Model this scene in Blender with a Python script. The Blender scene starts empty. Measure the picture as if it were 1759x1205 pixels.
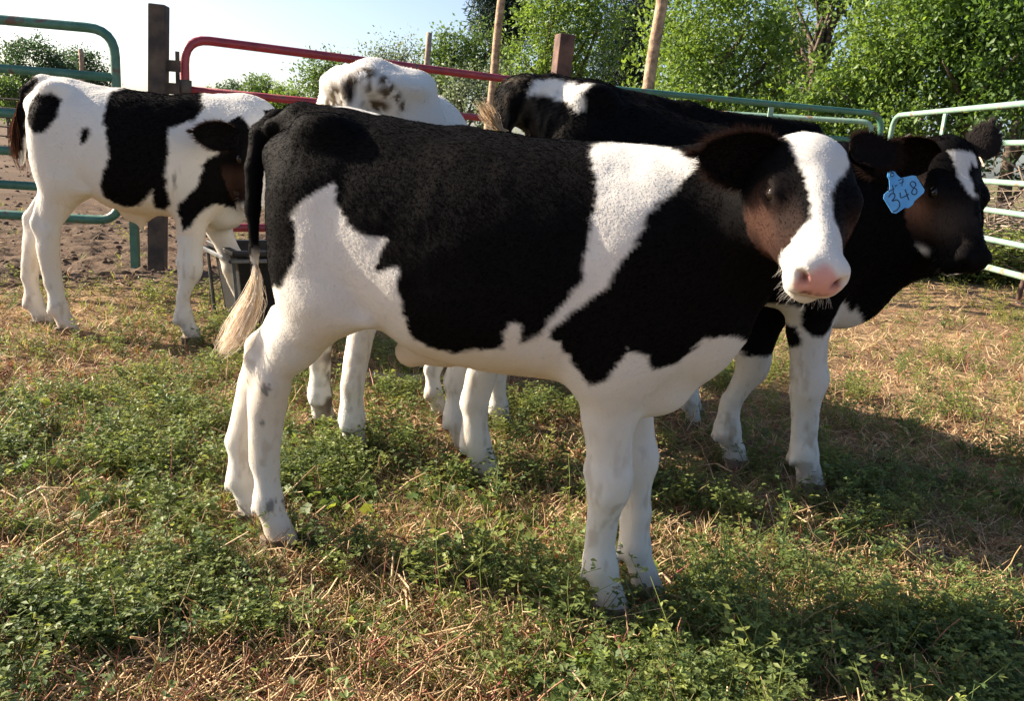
import bpy, math, random, time
import numpy as np
T0 = time.time()
sc = bpy.context.scene
col = sc.collection
rng = np.random.default_rng(7)
random.seed(7)
A = np.array

# ------------------------------------------------------------------ camera, sky, sun
PW, PH, FPX = 1759, 1205, 1450.0
PITCH, ROLL = math.radians(13.6), math.radians(4.27)
CAM = A([0.0, 0.0, 1.0])
CF = A([0, math.cos(PITCH), -math.sin(PITCH)]); CU0 = A([0, math.sin(PITCH), math.cos(PITCH)]); CR0 = A([1.0, 0, 0])
CR = math.cos(ROLL)*CR0 + math.sin(ROLL)*CU0
CU = -math.sin(ROLL)*CR0 + math.cos(ROLL)*CU0
from mathutils import Matrix, Vector
cam_d = bpy.data.cameras.new('camera'); cam = bpy.data.objects.new('camera', cam_d); col.objects.link(cam)
cam_d.sensor_width = 36; cam_d.lens = 36*FPX/PW; cam_d.clip_end = 3000; cam_d.clip_start = 0.05
m3 = Matrix(((CR[0], CU[0], -CF[0]), (CR[1], CU[1], -CF[1]), (CR[2], CU[2], -CF[2])))
cam.matrix_world = Matrix.Translation(Vector(CAM)) @ m3.to_4x4()
sc.camera = cam

SUN_AZ, SUN_EL = math.radians(16), math.radians(27)      # azimuth: behind the pure left direction
SUN = A([-math.cos(SUN_AZ)*math.cos(SUN_EL), math.sin(SUN_AZ)*math.cos(SUN_EL), math.sin(SUN_EL)])
world = bpy.data.worlds.new('World'); sc.world = world; world.use_nodes = True
nt = world.node_tree; bg = nt.nodes['Background']
sky = nt.nodes.new('ShaderNodeTexSky'); sky.sky_type = 'NISHITA'; sky.sun_disc = False
sky.sun_elevation = SUN_EL
sky.sun_rotation = math.atan2(SUN[0], SUN[1])
sky.altitude = 1500; sky.air_density = 0.9; sky.dust_density = 6.5; sky.ozone_density = 1.0
bg.inputs['Strength'].default_value = 0.072
nt.links.new(sky.outputs['Color'], bg.inputs['Color'])
sd = bpy.data.lights.new('sun', 'SUN'); so = bpy.data.objects.new('sun', sd); col.objects.link(so)
sd.energy = 5.0; sd.angle = math.radians(0.55); sd.color = (1.0, 0.87, 0.70)
so.rotation_euler = Vector(SUN).to_track_quat('Z', 'Y').to_euler()
sc.view_settings.view_transform = 'Standard'; sc.view_settings.look = 'None'
sc.view_settings.exposure = 1.7; sc.view_settings.gamma = 1.0; sc.view_settings.use_curve_mapping = False

# ------------------------------------------------------------------ geometry helpers
def ray(x, y): return CF + CR*(x-PW/2)/FPX - CU*(y-PH/2)/FPX
def at(x, y, Y):
    d = ray(x, y); return CAM + d*((Y-CAM[1])/d[1])
def gnd(x, y):
    d = ray(x, y); return CAM + d*(-CAM[2]/d[2])
def nrm(v): v = A(v, float); return v/np.linalg.norm(v)

def hsh(ix, iy, iz, seed):
    with np.errstate(over='ignore'):
        n = (ix.astype(np.int64)*374761393 + iy.astype(np.int64)*668265263 + iz.astype(np.int64)*2147483647 + seed*1274126177) & 0xffffffff
        n = ((n ^ (n >> 13))*1274126177) & 0xffffffff
        n = (n ^ (n >> 16))
    return (n & 0xffff).astype(np.float32)/32767.5 - 1
def vnoise(p, seed=0):
    p = np.asarray(p, dtype=np.float32); i = np.floor(p).astype(np.int64); f = p-i; f = f*f*(3-2*f)
    r = 0
    for a in (0, 1):
        for b in (0, 1):
            for c in (0, 1):
                w = (f[..., 0] if a else 1-f[..., 0])*(f[..., 1] if b else 1-f[..., 1])*(f[..., 2] if c else 1-f[..., 2])
                r = r + w*hsh(i[..., 0]+a, i[..., 1]+b, i[..., 2]+c, seed)
    return r
def fbm(p, o=3, seed=0):
    r = 0; a = 1.0; p = np.asarray(p, dtype=np.float32)
    for k in range(o):
        r = r + a*vnoise(p, seed+k); p = p*2.03; a *= .5
    return r
def n2(x, y, s, seed=0, o=3): return fbm(np.stack([x*s, y*s, np.zeros_like(x)+.37], -1), o, seed)

def mesh_arrays(name, V, F, colors=None, smooth=True, cname='coat'):
    me = bpy.data.meshes.new(name)
    V = np.ascontiguousarray(V, dtype=np.float32); F = np.ascontiguousarray(F, dtype=np.int32)
    n = F.shape[1]
    me.vertices.add(len(V)); me.vertices.foreach_set('co', V.ravel())
    me.loops.add(F.size); me.loops.foreach_set('vertex_index', F.ravel())
    me.polygons.add(len(F)); me.polygons.foreach_set('loop_start', np.arange(0, F.size, n, dtype=np.int32))
    me.polygons.foreach_set('loop_total', np.full(len(F), n, dtype=np.int32))
    if smooth: me.polygons.foreach_set('use_smooth', np.ones(len(F), dtype=bool))
    me.update(calc_edges=True)
    if colors is not None:
        at_ = me.attributes.new(cname, 'FLOAT_COLOR', 'POINT')
        c = np.ones((len(V), 4), dtype=np.float32); c[:, :3] = colors
        at_.data.foreach_set('color', c.ravel())
    return me
def link(name, me, mat=None, parent=None, **props):
    o = bpy.data.objects.new(name, me); col.objects.link(o)
    if mat is not None: me.materials.append(mat)
    if parent is not None: o.parent = parent
    for k, v in props.items(): o[k] = v
    return o
def empty(name, loc, label, cat, group=None, rz=0):
    o = bpy.data.objects.new(name, None); col.objects.link(o); o.location = loc; o.rotation_euler = (0, 0, rz)
    o['label'] = label; o['category'] = cat
    if group: o['group'] = group
    o.empty_display_size = .1
    return o

class MB:
    """collects polygons of mixed size"""
    def __init__(s): s.v = []; s.f = []
    def add(s, V, F):
        b = len(s.v); s.v.extend([tuple(map(float, q)) for q in V]); s.f.extend([tuple(i+b for i in q) for q in F])
    def tube(s, pts, r, seg=10, closed=False, cap=True, flat=None):
        pts = [A(q, float) for q in pts]; n = len(pts)
        rr = r if hasattr(r, '__len__') else [r]*n
        V = []; ref = None
        for i, p_ in enumerate(pts):
            t = nrm(pts[min(i+1, n-1)]-pts[max(i-1, 0)])
            if ref is None:
                ref = A([0, 0, 1.]) if abs(t[2]) < .9 else A([1., 0, 0])
            a = nrm(ref - t*(ref@t)); b = np.cross(t, a); ref = a
            for k in range(seg):
                an = 2*math.pi*k/seg
                V.append(p_ + rr[i]*(a*math.cos(an)+b*math.sin(an)))
        F = []
        for i in range(n-1):
            for k in range(seg):
                k2 = (k+1) % seg
                F.append((i*seg+k, i*seg+k2, (i+1)*seg+k2, (i+1)*seg+k))
        if cap:
            F.append(tuple(range(seg-1, -1, -1))); F.append(tuple((n-1)*seg+k for k in range(seg)))
        s.add(V, F); return s
    def box(s, c, sz, rot=None, bev=0.0):
        c = A(c, float); hx, hy, hz = [q/2 for q in sz]
        V = [A([x, y, z]) for x in (-hx, hx) for y in (-hy, hy) for z in (-hz, hz)]
        if rot is not None: V = [A(rot @ q) for q in V]
        s.add([c+q for q in V], [(0, 1, 3, 2), (4, 6, 7, 5), (0, 4, 5, 1), (2, 3, 7, 6), (0, 2, 6, 4), (1, 5, 7, 3)]); return s
    def build(s, name, mat, parent=None, smooth=False, bevel=0.0, **props):
        me = bpy.data.meshes.new(name); me.from_pydata(s.v, [], s.f); me.update()
        if smooth: me.polygons.foreach_set('use_smooth', np.ones(len(me.polygons), dtype=bool))
        o = link(name, me, mat, parent, **props)
        if bevel:
            m = o.modifiers.new('bevel', 'BEVEL'); m.width = bevel; m.segments = 2
        return o

# ------------------------------------------------------------------ materials
def new_mat(name):
    m = bpy.data.materials.new(name); m.use_nodes = True
    return m, m.node_tree, m.node_tree.nodes['Principled BSDF']
def noise_mat(name, c1, c2, scale=8, rough=.7, bump=.3, c3=None, metallic=0, spec=.3, detail=6, bscale=None, lo=.35, hi=.65, bdist=.01):
    m, t, b = new_mat(name); N = t.nodes; L = t.links
    tc = N.new('ShaderNodeTexCoord')
    no = N.new('ShaderNodeTexNoise'); no.inputs['Scale'].default_value = scale; no.inputs['Detail'].default_value = detail
    L.new(tc.outputs['Object'], no.inputs['Vector'])
    r = N.new('ShaderNodeValToRGB'); r.color_ramp.elements[0].position = lo; r.color_ramp.elements[1].position = hi
    r.color_ramp.elements[0].color = (*c1, 1); r.color_ramp.elements[1].color = (*c2, 1)
    if c3: e = r.color_ramp.elements.new(hi+.06); e.color = (*c3, 1)
    L.new(no.outputs['Fac'], r.inputs['Fac']); L.new(r.outputs['Color'], b.inputs['Base Color'])
    b.inputs['Roughness'].default_value = rough; b.inputs['Metallic'].default_value = metallic
    b.inputs['Specular IOR Level'].default_value = spec
    if bump:
        n2_ = N.new('ShaderNodeTexNoise'); n2_.inputs['Scale'].default_value = bscale or scale*6; n2_.inputs['Detail'].default_value = 6
        L.new(tc.outputs['Object'], n2_.inputs['Vector'])
        bm = N.new('ShaderNodeBump'); bm.inputs['Strength'].default_value = bump; bm.inputs['Distance'].default_value = bdist
        L.new(n2_.outputs['Fac'], bm.inputs['Height']); L.new(bm.outputs['Normal'], b.inputs['Normal'])
    return m
def attr_mat(name, rough=.6, spec=.25, transl=0.0, sheen=0.0, bump=0.0, bscale=200, attr='coat'):
    m, t, b = new_mat(name); N = t.nodes; L = t.links
    a = N.new('ShaderNodeAttribute'); a.attribute_name = attr
    L.new(a.outputs['Color'], b.inputs['Base Color'])
    b.inputs['Roughness'].default_value = rough; b.inputs['Specular IOR Level'].default_value = spec
    if sheen:
        b.inputs['Sheen Weight'].default_value = sheen; b.inputs['Sheen Roughness'].default_value = .4
    if bump:
        tc = N.new('ShaderNodeTexCoord')
        mp = N.new('ShaderNodeMapping'); mp.inputs['Scale'].default_value = (1, 1, .25)
        L.new(tc.outputs['Object'], mp.inputs['Vector'])
        no = N.new('ShaderNodeTexNoise'); no.inputs['Scale'].default_value = bscale; no.inputs['Detail'].default_value = 4
        L.new(mp.outputs['Vector'], no.inputs['Vector'])
        bm = N.new('ShaderNodeBump'); bm.inputs['Strength'].default_value = bump; bm.inputs['Distance'].default_value = .004
        L.new(no.outputs['Fac'], bm.inputs['Height']); L.new(bm.outputs['Normal'], b.inputs['Normal'])
    if transl:
        tr = N.new('ShaderNodeBsdfTranslucent'); mx = N.new('ShaderNodeMixShader'); mx.inputs[0].default_value = transl
        hs = N.new('ShaderNodeHueSaturation'); hs.inputs['Value'].default_value = 1.5; hs.inputs['Saturation'].default_value = 1.15; hs.inputs['Hue'].default_value = .485
        L.new(a.outputs['Color'], hs.inputs['Color']); L.new(hs.outputs['Color'], tr.inputs['Color'])
        L.new(b.outputs[0], mx.inputs[1]); L.new(tr.outputs[0], mx.inputs[2])
        L.new(mx.outputs[0], t.nodes['Material Output'].inputs['Surface'])
    return m
M = {}
M['coat'] = attr_mat('calf_coat', .7, .12, bump=.12, bscale=160)
M['hair'] = attr_mat('calf_hair', .7, .05, transl=.35)
M['plant'] = attr_mat('plant', .55, .3, transl=.42)
M['straw'] = attr_mat('straw', .6, .3, transl=.2)
M['leaf'] = attr_mat('leaf', .5, .35, transl=.45)
M['needle'] = attr_mat('needle', .6, .25, transl=.15)
M['bark'] = noise_mat('bark', (.05, .035, .025), (.16, .12, .09), 14, .9, .8)
M['deadwood'] = noise_mat('dead_wood', (.20, .14, .10), (.42, .34, .27), 20, .85, .5)
M['green_paint'] = noise_mat('dark_green_paint', (.035, .12, .085), (.06, .17, .12), 10, .45, .2, spec=.5, c3=(.10, .07, .05), hi=.60)
M['mint_paint'] = noise_mat('faded_green_paint', (.14, .27, .20), (.24, .35, .27), 9, .45, .25, c3=(.26, .15, .09), spec=.5, lo=.3, hi=.58)
M['red_paint'] = noise_mat('red_paint', (.20, .018, .028), (.32, .03, .04), 10, .42, .2, spec=.5, c3=(.12, .06, .05), hi=.62)
M['steel_rust'] = noise_mat('rusted_steel', (.035, .030, .028), (.10, .075, .055), 9, .75, .4)
M['rust_brown'] = noise_mat('brown_rust', (.06, .034, .028), (.15, .085, .06), 7, .8, .4)
M['pole'] = noise_mat('weathered_pole', (.20, .13, .085), (.46, .32, .21), 12, .85, .7, bscale=40)
M['pole_grey'] = noise_mat('grey_pole', (.22, .17, .13), (.38, .31, .24), 12, .85, .6, bscale=40)
M['galv'] = noise_mat('galvanised_steel', (.07, .075, .08), (.16, .165, .17), 14, .5, .15, metallic=.6, spec=.5)
M['rubber'] = noise_mat('black_plastic', (.005, .005, .006), (.014, .014, .015), 10, .55, .25, spec=.3)
M['tag'] = noise_mat('blue_tag_plastic', (.09, .33, .66), (.14, .42, .74), 30, .45, .1)
M['ink'] = noise_mat('marker_ink', (.01, .012, .03), (.02, .02, .05), 30, .6, 0)
M['hoof'] = noise_mat('hoof_horn', (.07, .05, .035), (.22, .16, .11), 30, .6, .4)
M['water'] = noise_mat('trough_water', (.01, .012, .012), (.02, .02, .02), 4, .08, 0, spec=.6)
for k_ in ('coat', 'hair'): M[k_].node_tree.nodes['Principled BSDF'].inputs['IOR'].default_value = 1.22
m, t, b = new_mat('eye'); b.inputs['Base Color'].default_value = (.012, .008, .006, 1); b.inputs['Roughness'].default_value = .06; M['eye'] = m; b.inputs['Specular IOR Level'].default_value = .35

# ------------------------------------------------------------------ ground
def ground_h(x, y):
    d = np.hypot(x, y-3)
    fade = np.clip(1-(d-9)/20, 0, 1)
    h = .018*n2(x, y, 1.3, 3, 3) + .010*n2(x, y, 6.0, 5, 3) + .007*n2(x, y, 24.0, 9, 2)
    dirt = dirt_mask(x, y)
    h = h + dirt*(.022*n2(x, y, 7.0, 21, 3) + .018*np.abs(n2(x, y, 13.0, 25, 2)))
    return h*fade - (1-fade)*0.0
def dirt_mask(x, y):
    # the churned corral beyond the gates; its edge runs along the gate line
    e = 4.65 + (x+2.5)*.30 + .25*n2(x, y, .9, 31, 2)
    m_ = np.clip((y-e)/.5, 0, 1)
    r = np.clip((1.3-x)/.8, 0, 1)
    return m_*r
def axis(lo, hi, step, far_lo, far_hi, g=1.16):
    a = list(np.arange(lo, hi, step)); s = step; v = a[-1]
    while v < far_hi: s *= g; v += s; a.append(v)
    s = step; v = a[0]; pre = []
    while v > far_lo: s *= g; v -= s; pre.append(v)
    return A(pre[::-1]+a)
gx = axis(-4.2, 5.2, .028, -600, 600); gy = axis(.9, 9.5, .028, -60, 900)
GX, GY = np.meshgrid(gx, gy, indexing='ij')
GZ = ground_h(GX, GY)
V = np.stack([GX, GY, GZ], -1).reshape(-1, 3)
ni, nj = len(gx), len(gy)
I, J = np.meshgrid(np.arange(ni-1), np.arange(nj-1), indexing='ij'); I = I.ravel(); J = J.ravel()
F = np.stack([I*nj+J, (I+1)*nj+J, (I+1)*nj+J+1, I*nj+J+1], -1)
dm = dirt_mask(V[:, 0], V[:, 1])
soil = A([.20, .125, .08]); straw = A([.36, .25, .14]); mud = A([.125, .088, .062]); far_g = A([.16, .15, .07])
k = np.clip(.5+.55*n2(V[:, 0], V[:, 1], 1.7, 41, 3), 0, 1)[:, None]
k2 = np.clip(.5+.8*n2(V[:, 0], V[:, 1], 9, 45, 3), 0, 1)[:, None]
cg = soil*(1-k)+straw*k; cg = cg*(.65+.5*k2)
cm = mud*(.75+.5*k2)
cg = cg*(1-dm[:, None]) + cm*dm[:, None]
fy = np.clip((V[:, 1]-9)/6, 0, 1)[:, None]*np.clip((V[:, 0]+1)/2, 0, 1)[:, None]
cg = cg*(1-fy)+far_g*fy
me = mesh_arrays('ground', V, F, cg)
mg, t, b = new_mat('ground_soil'); N = t.nodes; L = t.links
a = N.new('ShaderNodeAttribute'); a.attribute_name = 'coat'
tc = N.new('ShaderNodeTexCoord')
no = N.new('ShaderNodeTexNoise'); no.inputs['Scale'].default_value = 55; no.inputs['Detail'].default_value = 8; no.inputs['Roughness'].default_value = .7
L.new(tc.outputs['Object'], no.inputs['Vector'])
rp = N.new('ShaderNodeValToRGB'); rp.color_ramp.elements[0].position = .3; rp.color_ramp.elements[1].position = .7
rp.color_ramp.elements[0].color = (.5, .5, .5, 1); rp.color_ramp.elements[1].color = (1.35, 1.3, 1.25, 1)
L.new(no.outputs['Fac'], rp.inputs['Fac'])
mx = N.new('ShaderNodeMix'); mx.data_type = 'RGBA'; mx.blend_type = 'MULTIPLY'; mx.inputs[0].default_value = 1
L.new(a.outputs['Color'], mx.inputs[6]); L.new(rp.outputs['Color'], mx.inputs[7]); L.new(mx.outputs[2], b.inputs['Base Color'])
b.inputs['Roughness'].default_value = .95; b.inputs['Specular IOR Level'].default_value = .1
bm = N.new('ShaderNodeBump'); bm.inputs['Strength'].default_value = .9; bm.inputs['Distance'].default_value = .012
L.new(no.outputs['Fac'], bm.inputs['Height']); L.new(bm.outputs['Normal'], b.inputs['Normal'])
link('ground', me, mg, kind='structure')
print('ground', time.time()-T0)

# ------------------------------------------------------------------ fences and posts
def round_path(pts, r, n=6):
    pts = [A(p, float) for p in pts]; out = [pts[0]]
    for i in range(1, len(pts)-1):
        a = nrm(pts[i-1]-pts[i]); b = nrm(pts[i+1]-pts[i])
        p0 = pts[i]+a*r; p2 = pts[i]+b*r
        for k in range(n+1):
            t = k/n; out.append(p0*(1-t)**2+2*pts[i]*t*(1-t)+p2*t*t)
    out.append(pts[-1]); return out
def gate(name, A0, A1, zs, r, mat, label, cat, braces=(), ends=(True, True), bmat=None, corner=.16, zbot=None):
    """pipe gate or panel standing between A0 and A1 (xy), rails at heights zs"""
    A0 = A([*A0, 0.]); A1 = A([*A1, 0.]); mid = (A0+A1)/2
    root = empty(name, tuple(mid), label, cat)
    P = lambda s, z: (A0+(A1-A0)*s+A([0, 0, z])-mid)
    zt, zb = zs[0], zs[-1] if zbot is None else zbot
    if ends[0] and ends[1]:
        path = round_path([P(.5, zt), P(0, zt), P(0, zb), P(1, zb), P(1, zt), P(.5, zt)], corner)
    elif ends[1]: path = round_path([P(0, zt), P(1, zt), P(1, zb), P(0, zb)], corner)
    else: path = round_path([P(1, zt), P(0, zt), P(0, zb), P(1, zb)], corner)
    MB().tube(path, r, 12, cap=False).build('frame', mat, root, smooth=True)
    inner = zs[1:-1] if zbot is None else zs[1:]
    for z in inner:
        MB().tube([P(0, z), P(1, z)], r*.92, 12).build('rail', mat, root, smooth=True)
    for s in braces:
        MB().box(P(s, (zt+zb)/2)+A([0, 0, 0]), (.05, .012, zt-zb), rot=np.array(Matrix.Rotation(math.atan2(A1[1]-A0[1], A1[0]-A0[0]), 3, 'Z'))).build('brace', bmat or mat, root)
    return root
RZ = [1.53, 1.24, .97, .735, .52, .325]
PA = A([-2.40, 5.62]); PB = A([.11, 7.35])
g1 = gate('green_gate', (-6.2, 5.05), (-2.66, 5.62), RZ, .030, M['green_paint'], 'dark green pipe gate at the far left, left of the rusty steel post', 'gate', braces=(.15,))
# green end leg that runs to the ground beside the post
MB().box((A([-2.60, 5.68, 0])-A(g1.location)+A([0, 0, .24])), (.05, .04, .50)).build('end_leg', M['green_paint'], g1)
g2 = gate('red_gate', (-2.24, 5.68), (.02, 7.30), [1.52, 1.20, .93, .70, .5, .31], .029, M['red_paint'], 'dark red pipe gate hinged on the rusty steel post', 'gate', braces=(.5,))
for z in (1.20, .45):
    hp = A([-2.24, 5.68, z])-A(g2.location)
    h = MB().tube([hp+A([0, 0, -.06]), hp+A([0, 0, .06])], .042, 12).build('hinge_collar', M['steel_rust'], g2, smooth=True)
p = empty('gate_post', (PA[0], PA[1], 0), 'tall dark rusty steel post between the green gate and the red gate', 'post')
MB().box((0.0, 0, .80), (.105, .105, 1.80), rot=np.array(Matrix.Rotation(.12, 3, 'Z') @ Matrix.Rotation(.03, 3, 'Y'))).build('shaft', M['steel_rust'], p, bevel=.008)
for z in (1.20, 1.34, .45):
    MB().box((.10, .02, z), (.09, .03, .07)).tube([(.13, .02, z-.09), (.13, .02, z+.09)], .014, 8).build('hinge_pin', M['steel_rust'], p)
p = empty('brown_post', (PB[0]+.05, PB[1], 0), 'square brown post standing behind the tagged black calf at the end of the red gate', 'post')
MB().box((0.05, 0, .90), (.135, .135, 2.04), rot=np.array(Matrix.Rotation(.35, 3, 'Z') @ Matrix.Rotation(.035, 3, 'Y'))).build('shaft', M['rust_brown'], p, bevel=.01)
C1 = at(1516, 205, 8.15); 
g3 = gate('dark_panel_fence', (.32, 7.38), (C1[0], 8.15), [1.53, 1.28, 1.02, .81, .6, .4], .027, M['green_paint'], 'dark green pipe panel running from the brown post to the corner behind the calves', 'fence', braces=(.28, .62, ), bmat=M['mint_paint'])
gA = at(1440, 208, 8.6)
g5 = gate('corner_fence', (gA[0]-1.6, 8.95), (C1[0]+.03, 8.45), [1.47, 1.22, .98, .75, .5], .025, M['mint_paint'], 'pale green pipe panel standing just behind the corner of the dark green panel', 'fence', corner=.1)
C2 = at(1534, 208, 8.2); C3 = at(1759, 190, 6.0)
dv = (C3-C2)[:2]
g4 = gate('pale_pipe_fence', (C2[0], C2[1]), (C2[0]+dv[0]*1.75, C2[1]+dv[1]*1.75), [1.53, 1.27, 1.0, .80, .60, .405], .0225, M['mint_paint'], 'sun-faded pale green pipe panel at the right with rust on its top rail', 'fence', braces=(.27,), bmat=M['mint_paint'])
# low rusty stand in front of the right panel
q = gnd(1748, 522); up = at(1757, 432, q[1])
p = empty('rusty_stake', (q[0], q[1], 0), 'curved dark rusty stake standing at the right edge below the pale panel', 'stake')
MB().tube([(0, 0, -.02), (.0, 0, .12), (.02, 0, .28), (.04, .0, .44)], .022, 10).build('bar', M['rust_brown'], p, smooth=True)
MB().tube([(-.03, -.02, .01), (.06, .0, .0), (.14, .02, .015)], .012, 8).build('foot', M['galv'], p, smooth=True)

def pole(name, top, bot, Y, r, mat, label, over=0.0, taper=.85):
    a = at(*top, Y); b = at(*bot, Y); d = a-b; 
    b0 = b + d*(-(b[2])/d[2]); t1 = a + d*over
    root = empty(name, (b0[0], b0[1], 0), label, 'utility pole')
    n = 10; pts = [b0+(t1-b0)*i/n-A([b0[0], b0[1], 0]) + A([.004*math.sin(i*1.7), .004*math.cos(i*2.1), 0])*Y/8 for i in range(n+1)]
    MB().tube(pts, [r*(1+(taper-1)*i/n) for i in range(n+1)], 14).build('shaft', mat, root, smooth=True)
    return root
pole('wooden_pole', (1137, 0), (1112, 160), 11.5, .085, M['pole'], 'thick leaning light brown wooden pole left of the dense green thicket', over=.5)
pole('wooden_pole', (861, 0), (842, 190), 15, .075, M['pole'], 'thin leaning tan wooden pole in front of the grey-green trees, behind the red gate', over=.6)
pr = pole('wooden_pole', (738, 56), (732, 120), 22, .075, M['pole_grey'], 'short grey wooden pole rising behind the white rump of the soiled calf', over=0, taper=1)
pole('wooden_pole', (139, 84), (141, 140), 30, .075, M['pole'], 'distant tan wooden pole in front of the round dark trees at the left', over=0, taper=1)
print('fences', time.time()-T0)

# ------------------------------------------------------------------ trees
def leaf_mesh(name, pos, dirs, size, colors, mat, parent, w=.5, kind='stuff', cone=False):
    """one folded rhombus per leaf"""
    n = len(pos); d = dirs/np.linalg.norm(dirs, axis=1, keepdims=True)
    r = rng.normal(size=(n, 3)); s = np.cross(d, r); s /= np.linalg.norm(s, axis=1, keepdims=True); u = np.cross(s, d)
    L_ = size[:, None]
    v0 = pos; v1 = pos+d*L_*.5+s*L_*w*.5+u*L_*.08; v2 = pos+d*L_; v3 = pos+d*L_*.5-s*L_*w*.5+u*L_*.08
    V = np.stack([v0, v1, v2, v3], 1).reshape(-1, 3)
    i = np.arange(n)[:, None]*4
    F = np.concatenate([i+A([[0, 1, 2]]), i+A([[0, 2, 3]])], 0)
    C = np.repeat(colors, 4, axis=0)
    me = mesh_arrays(name, V, F, C, smooth=False)
    return link(name, me, mat, parent, kind=kind)
def branchy(root, base, tips, r0, mat=None, name='trunk', trunk_top=None):
    mb = MB(); tt = A(trunk_top)
    bend = A([random.uniform(-.2, .2), random.uniform(-.2, .2), 0])*r0*6
    pts = [base*(1-s)+tt*s+bend*math.sin(s*3.1) for s in np.linspace(0, 1, 8)]
    mb.tube(pts, [r0*(1.25 if i == 0 else 1-.07*i) for i in range(8)], 9)
    for tp in tips:
        s = random.uniform(.25, 1.0); st = pts[int(s*7)]
        mid = (st+tp)/2+A([random.uniform(-.1, .1), random.uniform(-.1, .1), .12])*np.linalg.norm(tp-st)
        mb.tube([st, st*.6+mid*.4, mid, mid*.5+tp*.5, tp], [r0*.45, r0*.36, r0*.26, r0*.18, r0*.07], 6)
    return mb.build(name, mat or M['bark'], root, smooth=True)
def tree(name, base, lobes, n, lsize, c1, c2, label, cat='tree', group=None, r0=.2, trunk_h=None, sprig=.35, per=14, mat=None, w=.5, droop=.35, bare=0, gap=-.05):
    """lobes: list of (world centre, radii)"""
    base = A([base[0], base[1], 0.])
    root = empty(name, tuple(base), label, cat, group)
    lb = [(A(c, float)-base, A(r, float)) for c, r in lobes]
    vol = A([np.prod(r)**(.67) for c, r in lb]); vol /= vol.sum()
    P = []; Dr = []; K = []; tips = []
    for (c, r), v in zip(lb, vol):
        ns = max(3, int(n*v/per))
        u = rng.normal(size=(ns, 3)); u /= np.linalg.norm(u, axis=1, keepdims=True)
        rad = rng.uniform(.35, 1.0, ns)**.6
        rad *= 1+.22*fbm(u*2.2+c, 2, 11)
        sc_ = c+u*r*rad[:, None]
        # gaps
        g = fbm(sc_/max(np.mean(r)*.45, .1), 2, 77)
        keep = g > gap; sc_ = sc_[keep]; u = u[keep]; ns = len(sc_)
        shade = np.clip(rng.uniform(0, 1, ns)*.75+.25*fbm(sc_/max(np.mean(r)*.6, .1), 2, 31)+.15, 0, 1)
        ax = u*r/np.mean(r)+rng.normal(size=(ns, 3))*.6; ax[:, 2] -= droop
        ax /= np.linalg.norm(ax, axis=1, keepdims=True)
        tt = rng.uniform(-1, 1, (ns, per))
        pp = sc_[:, None, :]+ax[:, None, :]*tt[..., None]*sprig+rng.normal(size=(ns, per, 3))*sprig*.22
        dd = ax[:, None, :]*.6+rng.normal(size=(ns, per, 3))*.7
        P.append(pp.reshape(-1, 3)); Dr.append(dd.reshape(-1, 3)); K.append(np.repeat(shade, per)*.7+rng.uniform(0, .3, ns*per))
        for _ in range(2 if bare == 0 else 5): tips.append(c+r*rng.uniform(-.6, .75, 3))
    P = np.concatenate(P); Dr = np.concatenate(Dr); K = np.concatenate(K)
    ok = P[:, 2] > .02; P, Dr, K = P[ok], Dr[ok], K[ok]
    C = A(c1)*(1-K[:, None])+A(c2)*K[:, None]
    sz = lsize*rng.uniform(.6, 1.3, len(P))*np.clip(1+.35*fbm(P*1.3/max(sprig, .1), 2, 61), .55, 1.6)
    leaf_mesh('crown', P, Dr, sz, C, mat or M['leaf'], root, w=w)
    zt = max(c[2] for c, r in lb); cx = np.mean([c[0] for c, r in lb]); cy = np.mean([c[1] for c, r in lb])
    branchy(root, A([0, 0, -.05]), tips, r0, trunk_top=(cx*.6, cy*.6, trunk_h or zt*.8))
    return root
def px_lobe(x, y, Y, rx, ry, depth=None):
    c = at(x, y, Y); k = Y/FPX
    return (c, A([rx*k, (depth if depth else (rx+ry)/2*k), ry*k]))
G_MID = ((.045, .085, .025), (.11, .17, .05))
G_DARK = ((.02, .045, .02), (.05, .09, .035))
G_LIGHT = ((.055, .11, .028), (.20, .29, .065))
G_GREY = ((.07, .10, .055), (.16, .20, .11))
G_CON = ((.012, .028, .018), (.035, .06, .04))
def base_of(x, Y): c = at(x, 230, Y); return (c[0], Y)
# left clump
tree('round_tree', base_of(60, 44), [px_lobe(60, 120, 44, 55, 50), px_lobe(20, 150, 44, 40, 40), px_lobe(100, 150, 44, 40, 40), px_lobe(70, 180, 44, 70, 30)], 26000, .15, *G_DARK, 'dark round leafy tree on the far left horizon, taller one of the pair', group='far trees on the left horizon', r0=.35, sprig=.45, gap=-.5)
tree('round_tree', base_of(150, 50), [px_lobe(145, 120, 50, 32, 32), px_lobe(165, 150, 50, 22, 30), px_lobe(130, 170, 50, 40, 35)], 13000, .15, *G_DARK, 'smaller dark tree right of the taller one on the far left horizon', group='far trees on the left horizon', r0=.3, sprig=.45, gap=-.5)
tree('grey_bush', base_of(15, 30), [px_lobe(5, 165, 30, 30, 28)], 5000, .12, *G_MID, 'light green bush below the round dark trees at the left edge', 'bush', r0=.1, sprig=.4)
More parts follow.
